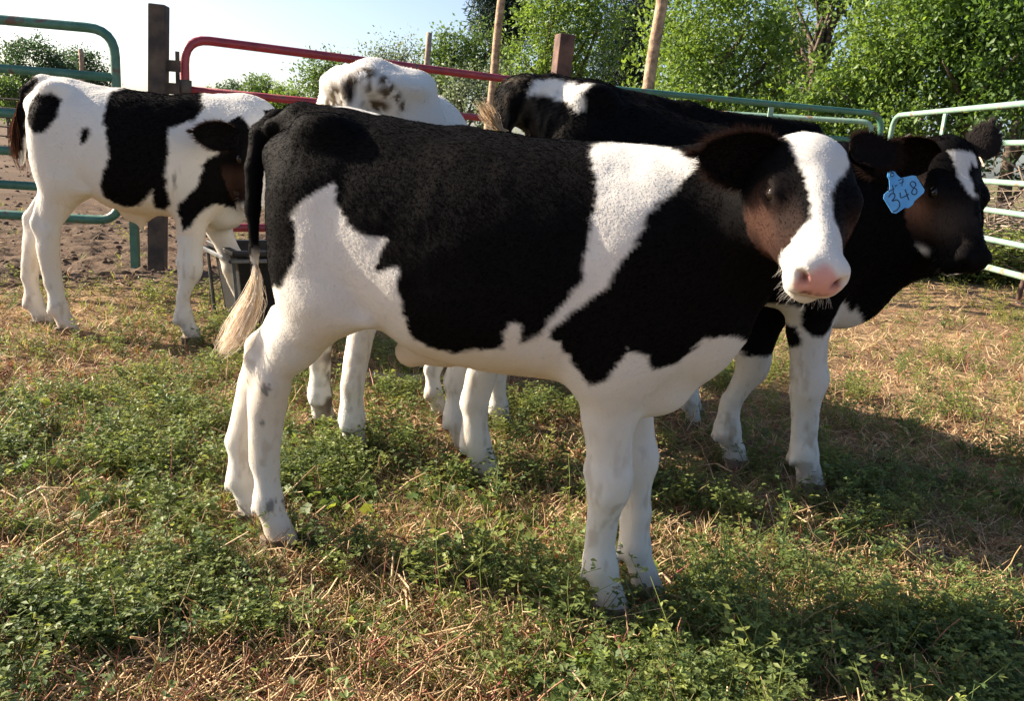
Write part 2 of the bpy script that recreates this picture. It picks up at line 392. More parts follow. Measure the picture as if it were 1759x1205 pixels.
# far low row seen through the red gate
fr = [(350, 185, 62, 40, 38, G_MID), (400, 175, 66, 36, 42, G_DARK), (448, 165, 60, 34, 42, G_MID), (490, 178, 58, 34, 38, G_LIGHT), (385, 205, 52, 50, 24, G_LIGHT), (300, 205, 70, 40, 20, G_DARK)]
fl = ['low mid-green tree right of the red gate hinge on the horizon', 'dark low tree between two lighter ones on the horizon', 'taller mid-green tree left of the soiled white calf on the horizon', 'yellow-green tree touching the left side of the soiled white calf', 'pale green bush under the dark low tree on the horizon', 'flat dark bush directly behind the rusty steel post']
for (x, y, Y, rx, ry, g), lbl in zip(fr, fl):
    tree('distant_tree', base_of(x, Y), [px_lobe(x, y, Y, rx*.8, ry*.75), px_lobe(x-rx*.5, y+ry*.4, Y, rx*.55, ry*.6), px_lobe(x+rx*.5, y+ry*.35, Y, rx*.55, ry*.6)], 9000, .19, *g, lbl, group='low trees on the horizon behind the red gate', r0=.25, sprig=.5, gap=-.4)
tree('leafy_tree', base_of(560, 34), [px_lobe(540, 140, 34, 34, 36), px_lobe(575, 125, 34, 30, 28), px_lobe(550, 180, 34, 50, 30), px_lobe(600, 160, 34, 40, 40)], 14000, .13, *G_MID, 'bushy mid-green tree left of the white rump behind the red gate', r0=.2, sprig=.5)
tree('silvery_tree', base_of(670, 30), [px_lobe(650, 105, 30, 40, 26), px_lobe(690, 95, 30, 36, 26), px_lobe(640, 140, 30, 50, 34), px_lobe(700, 140, 30, 44, 34)], 9000, .10, *G_GREY, 'thin silvery green tree with sparse upper twigs above the white rump', r0=.14, sprig=.55, bare=1)
tree('leafy_tree', base_of(790, 26), [px_lobe(775, 85, 26, 40, 36), px_lobe(830, 80, 26, 40, 40), px_lobe(790, 140, 26, 66, 60), px_lobe(850, 150, 26, 54, 70), px_lobe(740, 150, 26, 50, 60)], 24000, .105, *G_MID, 'mid-green tree behind the thin leaning pole and the red gate', r0=.2, sprig=.4)
tree('olive_bush', base_of(800, 19), [px_lobe(800, 175, 19, 50, 60), px_lobe(860, 165, 19, 44, 66), px_lobe(745, 190, 19, 46, 50)], 9000, .10, *G_GREY, 'grey-green feathery bush standing right behind the red gate rails', 'bush', r0=.08, sprig=.35)
tree('dark_conifer', base_of(865, 36), [px_lobe(865, 8, 36, 48, 34), px_lobe(850, 45, 36, 40, 26), px_lobe(890, 40, 36, 40, 30), px_lobe(860, -40, 36, 40, 40)], 15000, .22, *G_CON, 'very dark conifer rising above the other trees near the top centre', r0=.4, sprig=.5, mat=M['needle'], w=.2, gap=-.45)
tree('pale_green_tree', base_of(960, 15.5), [px_lobe(955, 60, 15.5, 62, 62), px_lobe(920, 120, 15.5, 54, 60), px_lobe(1000, 110, 15.5, 60, 66), px_lobe(950, 10, 15.5, 46, 40), px_lobe(1020, 40, 15.5, 44, 54), px_lobe(960, 185, 15.5, 90, 50)], 26000, .085, *G_LIGHT, 'airy light green tree behind the brown square post', r0=.13, sprig=.4, per=22, w=.4)
tree('dark_conifer', base_of(1075, 17.5), [px_lobe(1080, 60, 17.5, 54, 34), px_lobe(1070, 110, 17.5, 56, 34), px_lobe(1060, 155, 17.5, 50, 30), px_lobe(1085, 10, 17.5, 44, 36)], 15000, .10, *G_CON, 'dark conifer branches showing just left of the thick leaning pole', r0=.2, sprig=.3, mat=M['needle'], w=.2, gap=-.45)
# the thicket on the right
tree('bright_green_tree', base_of(1200, 12.6), [px_lobe(1180, 40, 12.6, 80, 80), px_lobe(1260, 20, 12.6, 70, 70), px_lobe(1210, 120, 12.6, 90, 80), px_lobe(1290, 110, 12.6, 70, 80), px_lobe(1160, 170, 12.2, 70, 50), px_lobe(1250, 190, 12.2, 90, 50), px_lobe(1330, 60, 12.9, 45, 55), px_lobe(1350, 170, 12.2, 60, 50), px_lobe(1150, 100, 13.2, 50, 80)], 30000, .075, *G_LIGHT, 'bright green leafy tree just right of the thick leaning pole', r0=.12, sprig=.38, per=22, w=.5)
tree('arching_tree', base_of(1405, 13.5), [px_lobe(1360, 30, 14.5, 50, 60), px_lobe(1450, -10, 13.5, 60, 50), px_lobe(1370, 110, 14.5, 50, 50), px_lobe(1420, -60, 13.5, 90, 50)], 9000, .08, *G_MID, 'tree with a bare dark trunk visible through a gap in the thicket', r0=.14, sprig=.25, trunk_h=3.2, bare=1)
tree('bright_green_tree', base_of(1500, 11.2), [px_lobe(1530, 30, 11.2, 80, 70), px_lobe(1480, 130, 11.2, 80, 64), px_lobe(1560, 110, 11.2, 80, 70), px_lobe(1430, 170, 11.2, 70, 46), px_lobe(1520, 195, 11, 80, 44), px_lobe(1600, 60, 11.0, 70, 70), px_lobe(1610, 170, 10.9, 80, 50)], 26000, .072, *G_LIGHT, 'bright green leafy tree above the corner of the pipe panels', r0=.12, sprig=.38, per=22, w=.5)
tree('dark_leafy_tree', base_of(1680, 10.8), [px_lobe(1650, 20, 10.8, 90, 80), px_lobe(1730, 40, 10.4, 80, 80), px_lobe(1640, 120, 10.6, 76, 70), px_lobe(1740, 140, 10.2, 70, 70), px_lobe(1830, 60, 10.4, 90, 120)], 30000, .07, (.04, .085, .02), (.13, .22, .05), 'darker glossy leafy tree filling the top right corner', r0=.13, sprig=.36, per=22, w=.55)
for (x, Y, rx, lbl) in [(1140, 12.6, 70, 'low leafy shrub at the foot of the thick leaning pole'), (1300, 11.8, 80, 'low leafy shrub behind the dark green panel, left part of the thicket'), (1420, 11.2, 70, 'low leafy shrub behind the black and white muzzle calf and the panel corner'), (1540, 10.6, 80, 'low leafy shrub right behind the corner of the pipe panels')]:
    tree('thicket_shrub', base_of(x, Y), [px_lobe(x, 215, Y, rx, 46), px_lobe(x+30, 260, Y, rx, 50), px_lobe(x-40, 300, Y, rx, 40)], 9000, .065, *G_LIGHT, lbl, 'shrub', group='low shrubs of the thicket', r0=.05, sprig=.3, per=18, w=.5)
# green hedge of deeper thicket behind all, closes view to the ground
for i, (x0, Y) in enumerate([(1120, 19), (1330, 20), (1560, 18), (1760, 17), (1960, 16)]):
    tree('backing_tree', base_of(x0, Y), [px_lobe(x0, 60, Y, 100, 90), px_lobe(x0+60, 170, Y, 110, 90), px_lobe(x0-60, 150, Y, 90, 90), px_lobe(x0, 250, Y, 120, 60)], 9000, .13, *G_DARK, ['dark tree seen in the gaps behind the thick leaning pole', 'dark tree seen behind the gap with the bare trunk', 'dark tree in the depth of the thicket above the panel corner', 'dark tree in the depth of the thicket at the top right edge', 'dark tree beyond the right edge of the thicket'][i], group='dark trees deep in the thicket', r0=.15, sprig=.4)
# brush pile
q = at(1700, 330, 8.9)
bp = empty('brush_pile', (q[0]+.4, 8.9, 0), 'tangled pile of dead grey branches behind the pale green panel', 'brush pile')
mb = MB()
for i in range(520):
    c = A([rng.normal()*1.0, rng.normal()*.35, abs(rng.normal())*.42+.1]); an = rng.uniform(0, 6.28); el = rng.normal()*.35
    L_ = rng.uniform(.25, 1.1); d = A([math.cos(an)*math.cos(el), math.sin(an)*math.cos(el)*.6, math.sin(el)])
    r = rng.uniform(.004, .012); mdp = c+rng.normal(size=3)*.06
    if c[2]+d[2]*L_/2 > 1.5: continue
    mb.tube([c-d*L_/2, mdp, c+d*L_/2], [r, r*.8, r*.3], 4, cap=False)
mb.build('branches', M['deadwood'], bp, kind='stuff')
print('trees', time.time()-T0)

# ------------------------------------------------------------------ animals: implicit body
class Body:
    def __init__(s): s.p = []
    def cone(s, a, b, ra, rb, k=.03, sy=1.0): s.p.append(('c', A(a, float), A(b, float), ra, rb, k, sy)); return s
    def chain(s, pts, rs, k=.02, sy=1.0):
        for i in range(len(pts)-1): s.cone(pts[i], pts[i+1], rs[i], rs[i+1], k, sy)
        return s
    def ell(s, c, r, k=.03, fr=None): s.p.append(('e', A(c, float), A(r, float), fr, k)); return s
    def cut(s, c, r, k=.01, fr=None): s.p.append(('x', A(c, float), A(r, float), fr, k)); return s
    def torso(s, st, k=.04): s.p.append(('t', A(st, float), k)); return s
    def bounds(s):
        lo = A([9., 9, 9]); hi = -lo
        for q in s.p:
            if q[0] == 'c':
                l = np.minimum(q[1]-q[3], q[2]-q[4]); h = np.maximum(q[1]+q[3], q[2]+q[4])
            elif q[0] == 'e': R = max(q[2]); l = q[1]-R; h = q[1]+R
            elif q[0] == 't':
                st = q[1]; l = A([st[0, 0], -st[:, 3].max(), st[:, 2].min()]); h = A([st[-1, 0], st[:, 3].max(), st[:, 1].max()])
            else: continue
            lo = np.minimum(lo, l); hi = np.maximum(hi, h)
        return lo-.03, hi+.03
    def mesh(s, h):
        lo, hi = s.bounds(); n = np.ceil((hi-lo)/h).astype(int)+1
        ax = [lo[i]+h*np.arange(n[i]) for i in range(3)]
        D = np.full(n, 9., np.float32)
        def block(l, u):
            i0 = np.maximum(((l-lo)/h).astype(int)-1, 0); i1 = np.minimum(((u-lo)/h).astype(int)+2, n)
            sl = tuple(slice(a_, b_) for a_, b_ in zip(i0, i1))
            X = ax[0][sl[0]][:, None, None].astype(np.float32); Y = ax[1][sl[1]][None, :, None].astype(np.float32); Z = ax[2][sl[2]][None, None, :].astype(np.float32)
            return sl, X, Y, Z
        def smin(a_, b_, k):
            hh = np.maximum(k-np.abs(a_-b_), 0)/k
            return np.minimum(a_, b_)-hh*hh*k*.25
        for q in s.p:
            if q[0] == 'c':
                _, a_, b_, ra, rb, k, sy = q; mg_ = k+.03
                l = np.minimum(a_-ra, b_-rb)-mg_; u = np.maximum(a_+ra, b_+rb)+mg_
                sl, X, Y, Z = block(l, u)
                if min(D[sl].shape) == 0: continue
                ab = b_-a_; abs_ = ab.copy(); abs_[1] /= sy; L2 = abs_@abs_
                yy = (Y-a_[1])/sy
                t = np.clip(((X-a_[0])*abs_[0]+yy*abs_[1]+(Z-a_[2])*abs_[2])/max(L2, 1e-9), 0, 1)
                d = np.sqrt((X-a_[0]-abs_[0]*t)**2+(yy-abs_[1]*t)**2+(Z-a_[2]-abs_[2]*t)**2)-(ra+(rb-ra)*t)
                D[sl] = smin(D[sl], d.astype(np.float32), k)
            elif q[0] in 'ex':
                _, c, r, fr, k = q; R = max(r)+k+.03
                sl, X, Y, Z = block(c-R, c+R)
                if min(D[sl].shape) == 0: continue
                x, y, z = X-c[0], Y-c[1], Z-c[2]
                if fr is not None:
                    x, y, z = [fr[i][0]*x+fr[i][1]*y+fr[i][2]*z for i in range(3)]
                k0 = np.sqrt((x/r[0])**2+(y/r[1])**2+(z/r[2])**2); k1 = np.sqrt((x/r[0]**2)**2+(y/r[1]**2)**2+(z/r[2]**2)**2)+1e-6
                d = (k0*(k0-1)/k1).astype(np.float32)
                if q[0] == 'e': D[sl] = smin(D[sl], d, k)
                else: D[sl] = -smin(-D[sl], d, k)
            else:
                st = q[1]; k = q[2]
                xs = np.linspace(st[0, 0], st[-1, 0], 200)
                def cr(col_):       # catmull-rom in x
                    m_ = np.gradient(st[:, col_], st[:, 0]); i = np.clip(np.searchsorted(st[:, 0], xs)-1, 0, len(st)-2)
                    hh = st[i+1, 0]-st[i, 0]; t = (xs-st[i, 0])/hh
                    return (2*t**3-3*t**2+1)*st[i, col_]+(t**3-2*t**2+t)*hh*m_[i]+(-2*t**3+3*t**2)*st[i+1, col_]+(t**3-t**2)*hh*m_[i+1]
                sl, X, Y, Z = block(A([st[0, 0]-.06, -.4, 0]), A([st[-1, 0]+.06, .4, 1.6]))
                Xc = np.clip(X, st[0, 0], st[-1, 0])
                zt, zb, ry, zm = [np.interp(Xc, xs, cr(i)) for i in (1, 2, 3, 4)]
                dz = Z-zm; rz = np.where(dz > 0, np.maximum(zt-zm, .01), np.maximum(zm-zb, .01)); ry = np.maximum(ry, .01)
                e = 2.25
                k0 = (np.abs(Y/ry)**e+np.abs(dz/rz)**e)**(1/e)
                g = np.sqrt((Y/ry**2)**2+(dz/rz**2)**2)/np.maximum(np.sqrt((Y/ry)**2+(dz/rz)**2), 1e-4)
                d = (k0-1)/np.maximum(g, 1/ .3)
                ex = np.abs(X-Xc); d = np.where(ex > 0, np.sqrt(np.maximum(d, 0)**2+ex**2)+np.minimum(d, 0)*0, d)
                D[sl] = smin(D[sl], d.astype(np.float32), k)
        # surface nets
        S = D < 0
        cnt = np.zeros(tuple(n-1), np.float32); pos = np.zeros(tuple(n-1)+(3,), np.float32)
        def sub(a_, o): return a_[o[0]:n[0]-1+o[0], o[1]:n[1]-1+o[1], o[2]:n[2]-1+o[2]]
        c8 = S[:-1, :-1, :-1].astype(np.int8)
        for o in [(0, 0, 1), (0, 1, 0), (0, 1, 1), (1, 0, 0), (1, 0, 1), (1, 1, 0), (1, 1, 1)]: c8 = c8+sub(S, o)
        act = (c8 > 0) & (c8 < 8); idx = np.argwhere(act)
        ps = np.zeros((len(idx), 3)); cn = np.zeros(len(idx))
        for axi in range(3):
            for o1 in (0, 1):
                for o2 in (0, 1):
                    o = [0, 0, 0]; oth = [q_ for q_ in range(3) if q_ != axi]; o[oth[0]] = o1; o[oth[1]] = o2
                    a0 = idx+A(o); o[axi] = 1; a1 = idx+A(o)
                    d0 = D[tuple(a0.T)]; d1 = D[tuple(a1.T)]; cr_ = (d0 < 0) != (d1 < 0)
                    t = np.where(cr_, d0/(d0-d1+1e-12), 0)
                    pt = a0.astype(float); pt[:, axi] += t
                    ps += pt*cr_[:, None]; cn += cr_
        V = lo+h*ps/cn[:, None]
        vid = np.full(tuple(n-1), -1, np.int32); vid[tuple(idx.T)] = np.arange(len(idx))
        Fs = []
        for axi in range(3):
            o = [0, 0, 0]; o[axi] = 1
            s0 = S[:n[0]-o[0], :n[1]-o[1], :n[2]-o[2]]; s1 = S[o[0]:, o[1]:, o[2]:]
            e_ = np.argwhere(s0 != s1); flip = s1[tuple(e_.T)]
            u, v = [(1, 2), (2, 0), (0, 1)][axi]
            ok = (e_[:, u] > 0) & (e_[:, v] > 0) & (e_[:, u] < n[u]-1) & (e_[:, v] < n[v]-1); e_ = e_[ok]; flip = flip[ok]
            def g(du, dv):
                w_ = e_.copy(); w_[:, u] += du; w_[:, v] += dv; return vid[tuple(w_.T)]
            qd = np.stack([g(-1, -1), g(0, -1), g(0, 0), g(-1, 0)], 1)
            qd[flip] = qd[flip][:, ::-1]; Fs.append(qd)
        F = np.concatenate(Fs); F = F[(F >= 0).all(1)]
        # light smoothing
        for _ in range(2):
            acc = np.zeros_like(V); c_ = np.zeros(len(V))
            for a_, b_ in ((0, 1), (1, 2), (2, 3), (3, 0)):
                np.add.at(acc, F[:, a_], V[F[:, b_]]); np.add.at(c_, F[:, a_], 1)
            V = V*.5+.5*acc/np.maximum(c_, 1)[:, None]
        # drop small islands is not needed: every primitive overlaps the body
        return V, F

def poly_sd(P, poly):
    """signed distance to polygon (negative inside), P (N,2)"""
    poly = A(poly, float); n = len(poly); d = np.full(len(P), 1e9); ins = np.zeros(len(P), bool)
    for i in range(n):
        a_ = poly[i]; b_ = poly[(i+1) % n]; e = b_-a_; w_ = P-a_
        t = np.clip((w_@e)/(e@e+1e-12), 0, 1); d = np.minimum(d, np.linalg.norm(w_-t[:, None]*e, axis=1))
        c = ((a_[1] > P[:, 1]) != (b_[1] > P[:, 1])) & (P[:, 0] < (b_[0]-a_[0])*(P[:, 1]-a_[1])/(b_[1]-a_[1]+1e-12)+a_[0]); ins ^= c
    return np.where(ins, -d, d)

BLK = A([.0042, .0038, .0040]); WHT = A([.60, .58, .54]); CREAM = A([.62, .50, .36]); PINK = A([.56, .31, .28]); BRN = A([.052, .027, .020]); DIRT = A([.16, .12, .08])

def fur_points(V, F, n, R):
    tri = np.concatenate([F[:, [0, 1, 2]], F[:, [0, 2, 3]]])
    a_, b_, c = V[tri[:, 0]], V[tri[:, 1]], V[tri[:, 2]]; cr_ = np.cross(b_-a_, c-a_); ar = np.linalg.norm(cr_, axis=1)
    ids = R.choice(len(tri), n, p=ar/ar.sum())
    u = R.random(n); v = R.random(n); f = u+v > 1; u[f] = 1-u[f]; v[f] = 1-v[f]
    w = 1-u-v
    return a_[ids]*w[:, None]+b_[ids]*u[:, None]+c[ids]*v[:, None], tri[ids], np.stack([w, u, v], 1)
def vnormals(V, F):
    N_ = np.zeros_like(V); fn = np.cross(V[F[:, 2]]-V[F[:, 0]], V[F[:, 3]]-V[F[:, 1]])
    for i in range(4): np.add.at(N_, F[:, i], fn)
    return N_/np.maximum(np.linalg.norm(N_, axis=1, keepdims=True), 1e-9)
def hair_obj(name, P, C, rad, parent, mat=None):
    """P (n,k,3) strands, C (n,3) colours, rad root radius (n,)"""
    n, k = P.shape[:2]
    hc = bpy.data.hair_curves.new(name); hc.add_curves([k]*n)
    hc.attributes['position'].data.foreach_set('vector', np.ascontiguousarray(P, np.float32).ravel())
    ra = hc.attributes.new('radius', 'FLOAT', 'POINT') if 'radius' not in hc.attributes else hc.attributes['radius']
    tp = np.linspace(1, .25, k)[None, :]*np.ones((n, 1))*(rad[:, None] if hasattr(rad, '__len__') else rad)
    ra.data.foreach_set('value', tp.astype(np.float32).ravel())
    ca = hc.attributes.new('coat', 'FLOAT_COLOR', 'POINT')
    c4 = np.ones((n, k, 4), np.float32); c4[..., :3] = C[:, None, :]
    ca.data.foreach_set('color', c4.ravel())
    o = bpy.data.objects.new(name, hc); col.objects.link(o); hc.materials.append(mat or M['hair']); o.parent = parent
    o['kind'] = 'stuff'
    return o
def fur(V, F, Cv, n, length, rad, parent, lay, seed=1, name='fur', wild=.35, mask=None):
    R = np.random.default_rng(seed)
    P, tri, w = fur_points(V, F, n, R); N_ = vnormals(V, F)
    nn = np.einsum('nk,nkd->nd', w, N_[tri]); nn /= np.linalg.norm(nn, axis=1, keepdims=True)
    cc = np.einsum('nk,nkd->nd', w, Cv[tri])
    cc = cc*R.uniform(.92, 1.06, (n, 1))*np.where(cc[:, :1] < .02, .5, 1)
    lv = lay(P); lv = lv-nn*np.sum(lv*nn, 1, keepdims=True); ll = np.linalg.norm(lv, axis=1, keepdims=True); lv = lv/np.maximum(ll, .2)
    L_ = length(P) if callable(length) else np.full(n, length)
    L_ = L_*R.uniform(.6, 1.25, n)*np.where(cc[:, 0] > .3, .62, 1)
    rn = R.normal(size=(n, 3))*wild*.4
    cl = fbm(P*60, 2, 5)[:, None]*lv[:, [1, 2, 0]]*.28      # clumped swirl
    d1 = nn*.24+lv*1.0+rn*.6+cl*.5; d1 /= np.linalg.norm(d1, axis=1, keepdims=True)
    d2 = nn*.05+lv*1.0+rn*.8+cl*.8; d2 /= np.linalg.norm(d2, axis=1, keepdims=True)
    p0 = P-nn*.001; p1 = P+d1*L_[:, None]*.45; p2 = p1+d2*L_[:, None]*.55
    pts = np.stack([p0, p1, p2], 1)
    if mask is not None:
        k_ = mask(P); pts = pts[k_]; cc = cc[k_]
    return hair_obj(name, pts, cc, rad, parent)

def ear_mesh(base, xd, open_d, L_, W_, cup=.35, th=.006, curl=0.):
    """cupped ear: xd along the ear, open_d the way the hollow faces"""
    xd = nrm(xd); zd = nrm(A(open_d)-xd*(A(open_d)@xd)); yd = np.cross(zd, xd)
    ns, nt = 16, 15; V = []
    for layer in (0, 1):
        for i in range(ns):
            s = i/(ns-1); wd = W_*.5*(math.sin(math.pi*min(1, (s*.93+.055))**.85)**.62)
            if i == ns-1: wd *= .12
            for j in range(nt):
                t = -1+2*j/(nt-1); an = t*(1.25-.45*s)
                y = wd*math.sin(an)/math.sin(1.25-.45*s); z = -wd*cup*2*(math.cos(an)-math.cos(1.25-.45*s)) 
                z += curl*s*s*L_ - layer*th*(1-abs(t)*.6)
                V.append(A(base)+xd*(s*L_)+yd*y+zd*z)
    F = []; o = ns*nt
    for i in range(ns-1):
        for j in range(nt-1):
            a_ = i*nt+j; F.append((a_, a_+nt, a_+nt+1, a_+1)); F.append((o+a_, o+a_+1, o+a_+nt+1, o+a_+nt))
    rim = [i*nt for i in range(ns)]+[(ns-1)*nt+j for j in range(1, nt)]+[i*nt+nt-1 for i in range(ns-2, -1, -1)]
    for a_, b_ in zip(rim[:-1], rim[1:]): F.append((a_, o+a_, o+b_, b_))
    return A(V), A(F)

def default_torso(s=1.0):
    st = [(.065, .915, .83, .02, .875), (.09, .975, .70, .085, .86), (.135, 1.02, .63, .145, .84), (.20, 1.045, .62, .175, .80), (.32, 1.036, .595, .192, .785),
          (.45, 1.022, .540, .215, .755), (.60, 1.016, .520, .228, .745), (.75, 1.012, .518, .215, .75), (.87, 1.01, .505, .19, .76),
          (.98, .995, .53, .150, .76), (1.06, .965, .60, .115, .77), (1.12, .91, .66, .05, .79)]
    return [(a_*s, b_*s, c*s, d*s, e*s) for a_, b_, c, d, e in st]

def build_calf(name, label, O, yaw, sc_, legs, head, neck, tail, paint, head_paint, ears, h=.008, nfur=60000, fur_len=.010, fur_rad=.0005, seed=1, torso=None, extra=None, eyes=True, sx=1.0, group='calves standing in the pen', switch=None, head_scale=1.0):
    """legs: dict hn,hf,fn,ff -> hoof xy in world; head: (poll point, forward, up) in world; everything is turned into the calf's own frame"""
    ya = math.radians(yaw); u = A([math.cos(ya), math.sin(ya), 0]); v = A([-math.sin(ya), math.cos(ya), 0]); w = A([0, 0, 1.])
    R = np.stack([u, v, w]); O3 = A([O[0], O[1], 0.])
    loc = lambda P: R@(A(P, float)-O3); locd = lambda d: R@A(d, float)
    root = empty(name, tuple(O3), label, 'calf', group, rz=ya)
    B = Body(); S = sc_
    B.torso([(q_[0]*sx, *q_[1:]) for q_ in (torso or default_torso(S))]); X = S*sx
    hooves = []
    # hind legs
    for key, sg in (('hn', -1), ('hf', 1)):
        hx, hy = loc(A([*legs[key], 0]))[:2]; y0 = sg*.105*S
        dx = hx-.09*X
        J = [(.215*X, y0*.92, .86*S), (.262*X+dx*.12, y0*1.12+.0, .665*S), (.16*X+dx*.35, y0*.9+(hy-y0)*.3, .54*S), (.097*X+dx*.6, y0*.3+hy*.7, .445*S), (.085*X+dx*.72, y0*.15+hy*.85, .37*S), (hx-.012*S, hy, .20*S), (hx-.006*S, hy, .115*S), (hx+.02*S, hy, .055*S), (hx+.03*S, hy, .02*S)]
        rs = [.105*S, .086*S, .058*S, .043*S, .038*S, .0285*S, .037*S, .031*S, .040*S]
        B.cone(J[0], J[1], rs[0], rs[1], .06, .68)
        for i in range(1, 8): B.cone(J[i], J[i+1], rs[i], rs[i+1], .03 if i < 3 else .016, .95 if i > 2 else .8)
        B.ell((.208*X, y0*.95, .74*S), (.092*S, .070*S, .17*S), .05)
        hk = A(J[3]); B.ell(hk+A([.006*S, 0, -.02*S]), (.036*S, .038*S, .045*S), .02); B.ell(hk+A([-.046*S, 0, .008*S]), (.016*S, .016*S, .026*S), .02); B.cone(hk+A([-.046*S, 0, .028*S]), A(J[2])+A([-.045*S, 0, .06*S]), .020*S, .018*S, .02)
        B.cone(hk+A([-.042*S, 0, .028*S]), A(J[5])+A([-.018*S, 0, .02*S]), .02*S, .022*S, .025)
        B.cone((hx-.038*S, hy-.014*S, .095*S), (hx-.04*S, hy-.014*S, .085*S), .011*S, .007*S, .008); B.cone((hx-.038*S, hy+.014*S, .095*S), (hx-.04*S, hy+.014*S, .085*S), .011*S, .007*S, .008)
        hooves.append((hx+.035*S, hy, S))
    for key, sg in (('fn', -1), ('ff', 1)):
        hx, hy = loc(A([*legs[key], 0]))[:2]; y0 = sg*.10*S
        dx = hx-.89*X
        kx = .878*X+dx*.6
        J = [(.90*X, y0*1.1, .80*S), (.865*X+dx*.05, y0*1.05, .60*S), (.868*X+dx*.3, y0*.6+hy*.4, .47*S), (kx, y0*.3+hy*.7, .34*S), (kx+.0*S, y0*.25+hy*.75, .30*S), (hx-.018*S, hy, .20*S), (hx-.016*S, hy, .115*S), (hx+.01*S, hy, .055*S), (hx+.018*S, hy, .02*S)]
        rs = [.12*S, .080*S, .055*S, .046*S, .042*S, .0265*S, .037*S, .030*S, .040*S]
        B.cone(J[0], J[1], rs[0], rs[1], .06, .6)
        for i in range(1, 8): B.cone(J[i], J[i+1], rs[i], rs[i+1], .04 if i < 2 else .018, .95 if i > 2 else .8)
        B.ell((.91*X, y0*1.05, .76*S), (.11*S, .07*S, .18*S), .06)
        B.ell((kx+.012*S, y0*.28+hy*.72, .325*S), (.036*S, .036*S, .042*S), .02); B.ell((kx-.035*S, y0*.28+hy*.72, .345*S), (.016*S, .02*S, .02*S), .02)
        B.cone((kx-.02*S, y0*.28+hy*.72, .27*S), (hx-.035*S, hy, .13*S), .018*S, .018*S, .012)
        B.cone((hx-.05*S, hy-.014*S, .095*S), (hx-.052*S, hy-.014*S, .085*S), .011*S, .007*S, .008); B.cone((hx-.05*S, hy+.014*S, .095*S), (hx-.052*S, hy+.014*S, .085*S), .011*S, .007*S, .008)
        hooves.append((hx+.023*S, hy, S))
    # hook and pin bones, spine
    for sg in (-1, 1):
        B.ell((.225*X, sg*.115*S, 1.005*S), (.055*S, .035*S, .032*S), .05)
        B.ell((.10*X, sg*.062*S, .94*S), (.035*S, .028*S, .035*S), .06)
    B.chain([(.05*X, 0, 1.0*S), (.12*X, 0, 1.03*S), (.5*X, 0, .99*S), (.85*X, 0, .97*S)], [.02*S]*4, .05)
    # neck
    if neck: 
        B.chain([loc(q[:3]) if len(q) == 4 else q[0] for q in neck], [q[3] for q in neck], .07, .82)
    HF = None
    if head:
        ho, hfw, hup = head; ho = loc(ho); f_ = nrm(locd(hfw)); up_ = locd(hup); up_ = nrm(up_-f_*(up_@f_)); lf = np.cross(up_, f_)
        HF = np.stack([f_, lf, up_]); hs = head_scale
        hp = lambda x, y, z: ho+hs*(x*f_+y*lf+z*up_)
        E = lambda c, r, k=.02: B.ell(hp(*c), A(r)*hs, k, HF)
        E((.075, 0, -.075), (.10, .088, .080), .03)
        E((.03, 0, -.03), (.045, .06, .035), .03)           # poll
        E((.15, 0, -.075), (.085, .072, .062), .03)
        B.cone(hp(.16, 0, -.068), hp(.30, 0, -.062), .060*hs, .046*hs, .03)
        B.cone(hp(.15, 0, -.035), hp(.29, 0, -.036), .034*hs, .024*hs, .03)
        for sg in (-1, 1):
            E((.145, sg*.072, -.042), (.038, .024, .026), .02)       # orbit
            E((.115, sg*.055, -.115), (.075, .034, .062), .035)      # cheek
            E((.20, sg*.045, -.10), (.07, .025, .04), .03)
            E((.335, sg*.030, -.052), (.030, .029, .036), .016)      # nostril wing
            E((.325, sg*.030, -.088), (.034, .026, .028), .02)       # upper lip
        E((.325, 0, -.062), (.040, .043, .046), .02)
        B.cone(hp(.09, 0, -.150), hp(.28, 0, -.120), .050*hs, .030*hs, .03)
        E((.305, 0, -.125), (.045, .042, .024), .010)                # chin
        for sg in (-1, 1):
            B.cut(hp(.368, sg*.030, -.050), A([.024, .0085, .015])*hs, .004, HF)
            B.cut(hp(.362, sg*.038, -.041), A([.016, .009, .007])*hs, .005, HF); B.cut(hp(.354, sg*.046, -.040), A([.012, .007, .004])*hs, .004, HF)
            B.ell(hp(.352, sg*.018, -.060), A([.012, .010, .020])*hs, .01, HF)
            B.cut(hp(.150, sg*.093, -.040), A([.020, .010, .011])*hs, .006, HF); B.ell(hp(.148, sg*.085, -.024), A([.026, .010, .006])*hs, .006, HF)
    if tail:
        tl = [A(q[:3]) for q in tail]; B.chain([loc(q) for q in tl], [q[3] for q in tail], .012)
    if extra: extra(B, loc)
    V, F = B.mesh(h)
    V = V + (vnormals(V, F)*(fbm(V*9, 2, seed)*.0035+fbm(V*30, 2, seed+3)*.0009)[:, None])
    # colours
    def colour(P, nn=None):
        c = paint(P, loc)
        if head:
            q = (P-ho)@HF.T/hs
            rr_ = np.interp(q[:, 0], [-.1, .2, .30, .45], [.125, .125, .088, .088])
            inh = (np.hypot(q[:, 1], q[:, 2]+.075) < rr_) & (q[:, 0] > -.05) & (q[:, 0] < .42) & (q[:, 0]*1.0+q[:, 2]*.6 > -.035)
            if inh.any(): c[inh] = head_paint(q[inh])
        return c
    Cv = colour(V)
    body = link('body', mesh_arrays('body', V, F, Cv), M['coat'], root)
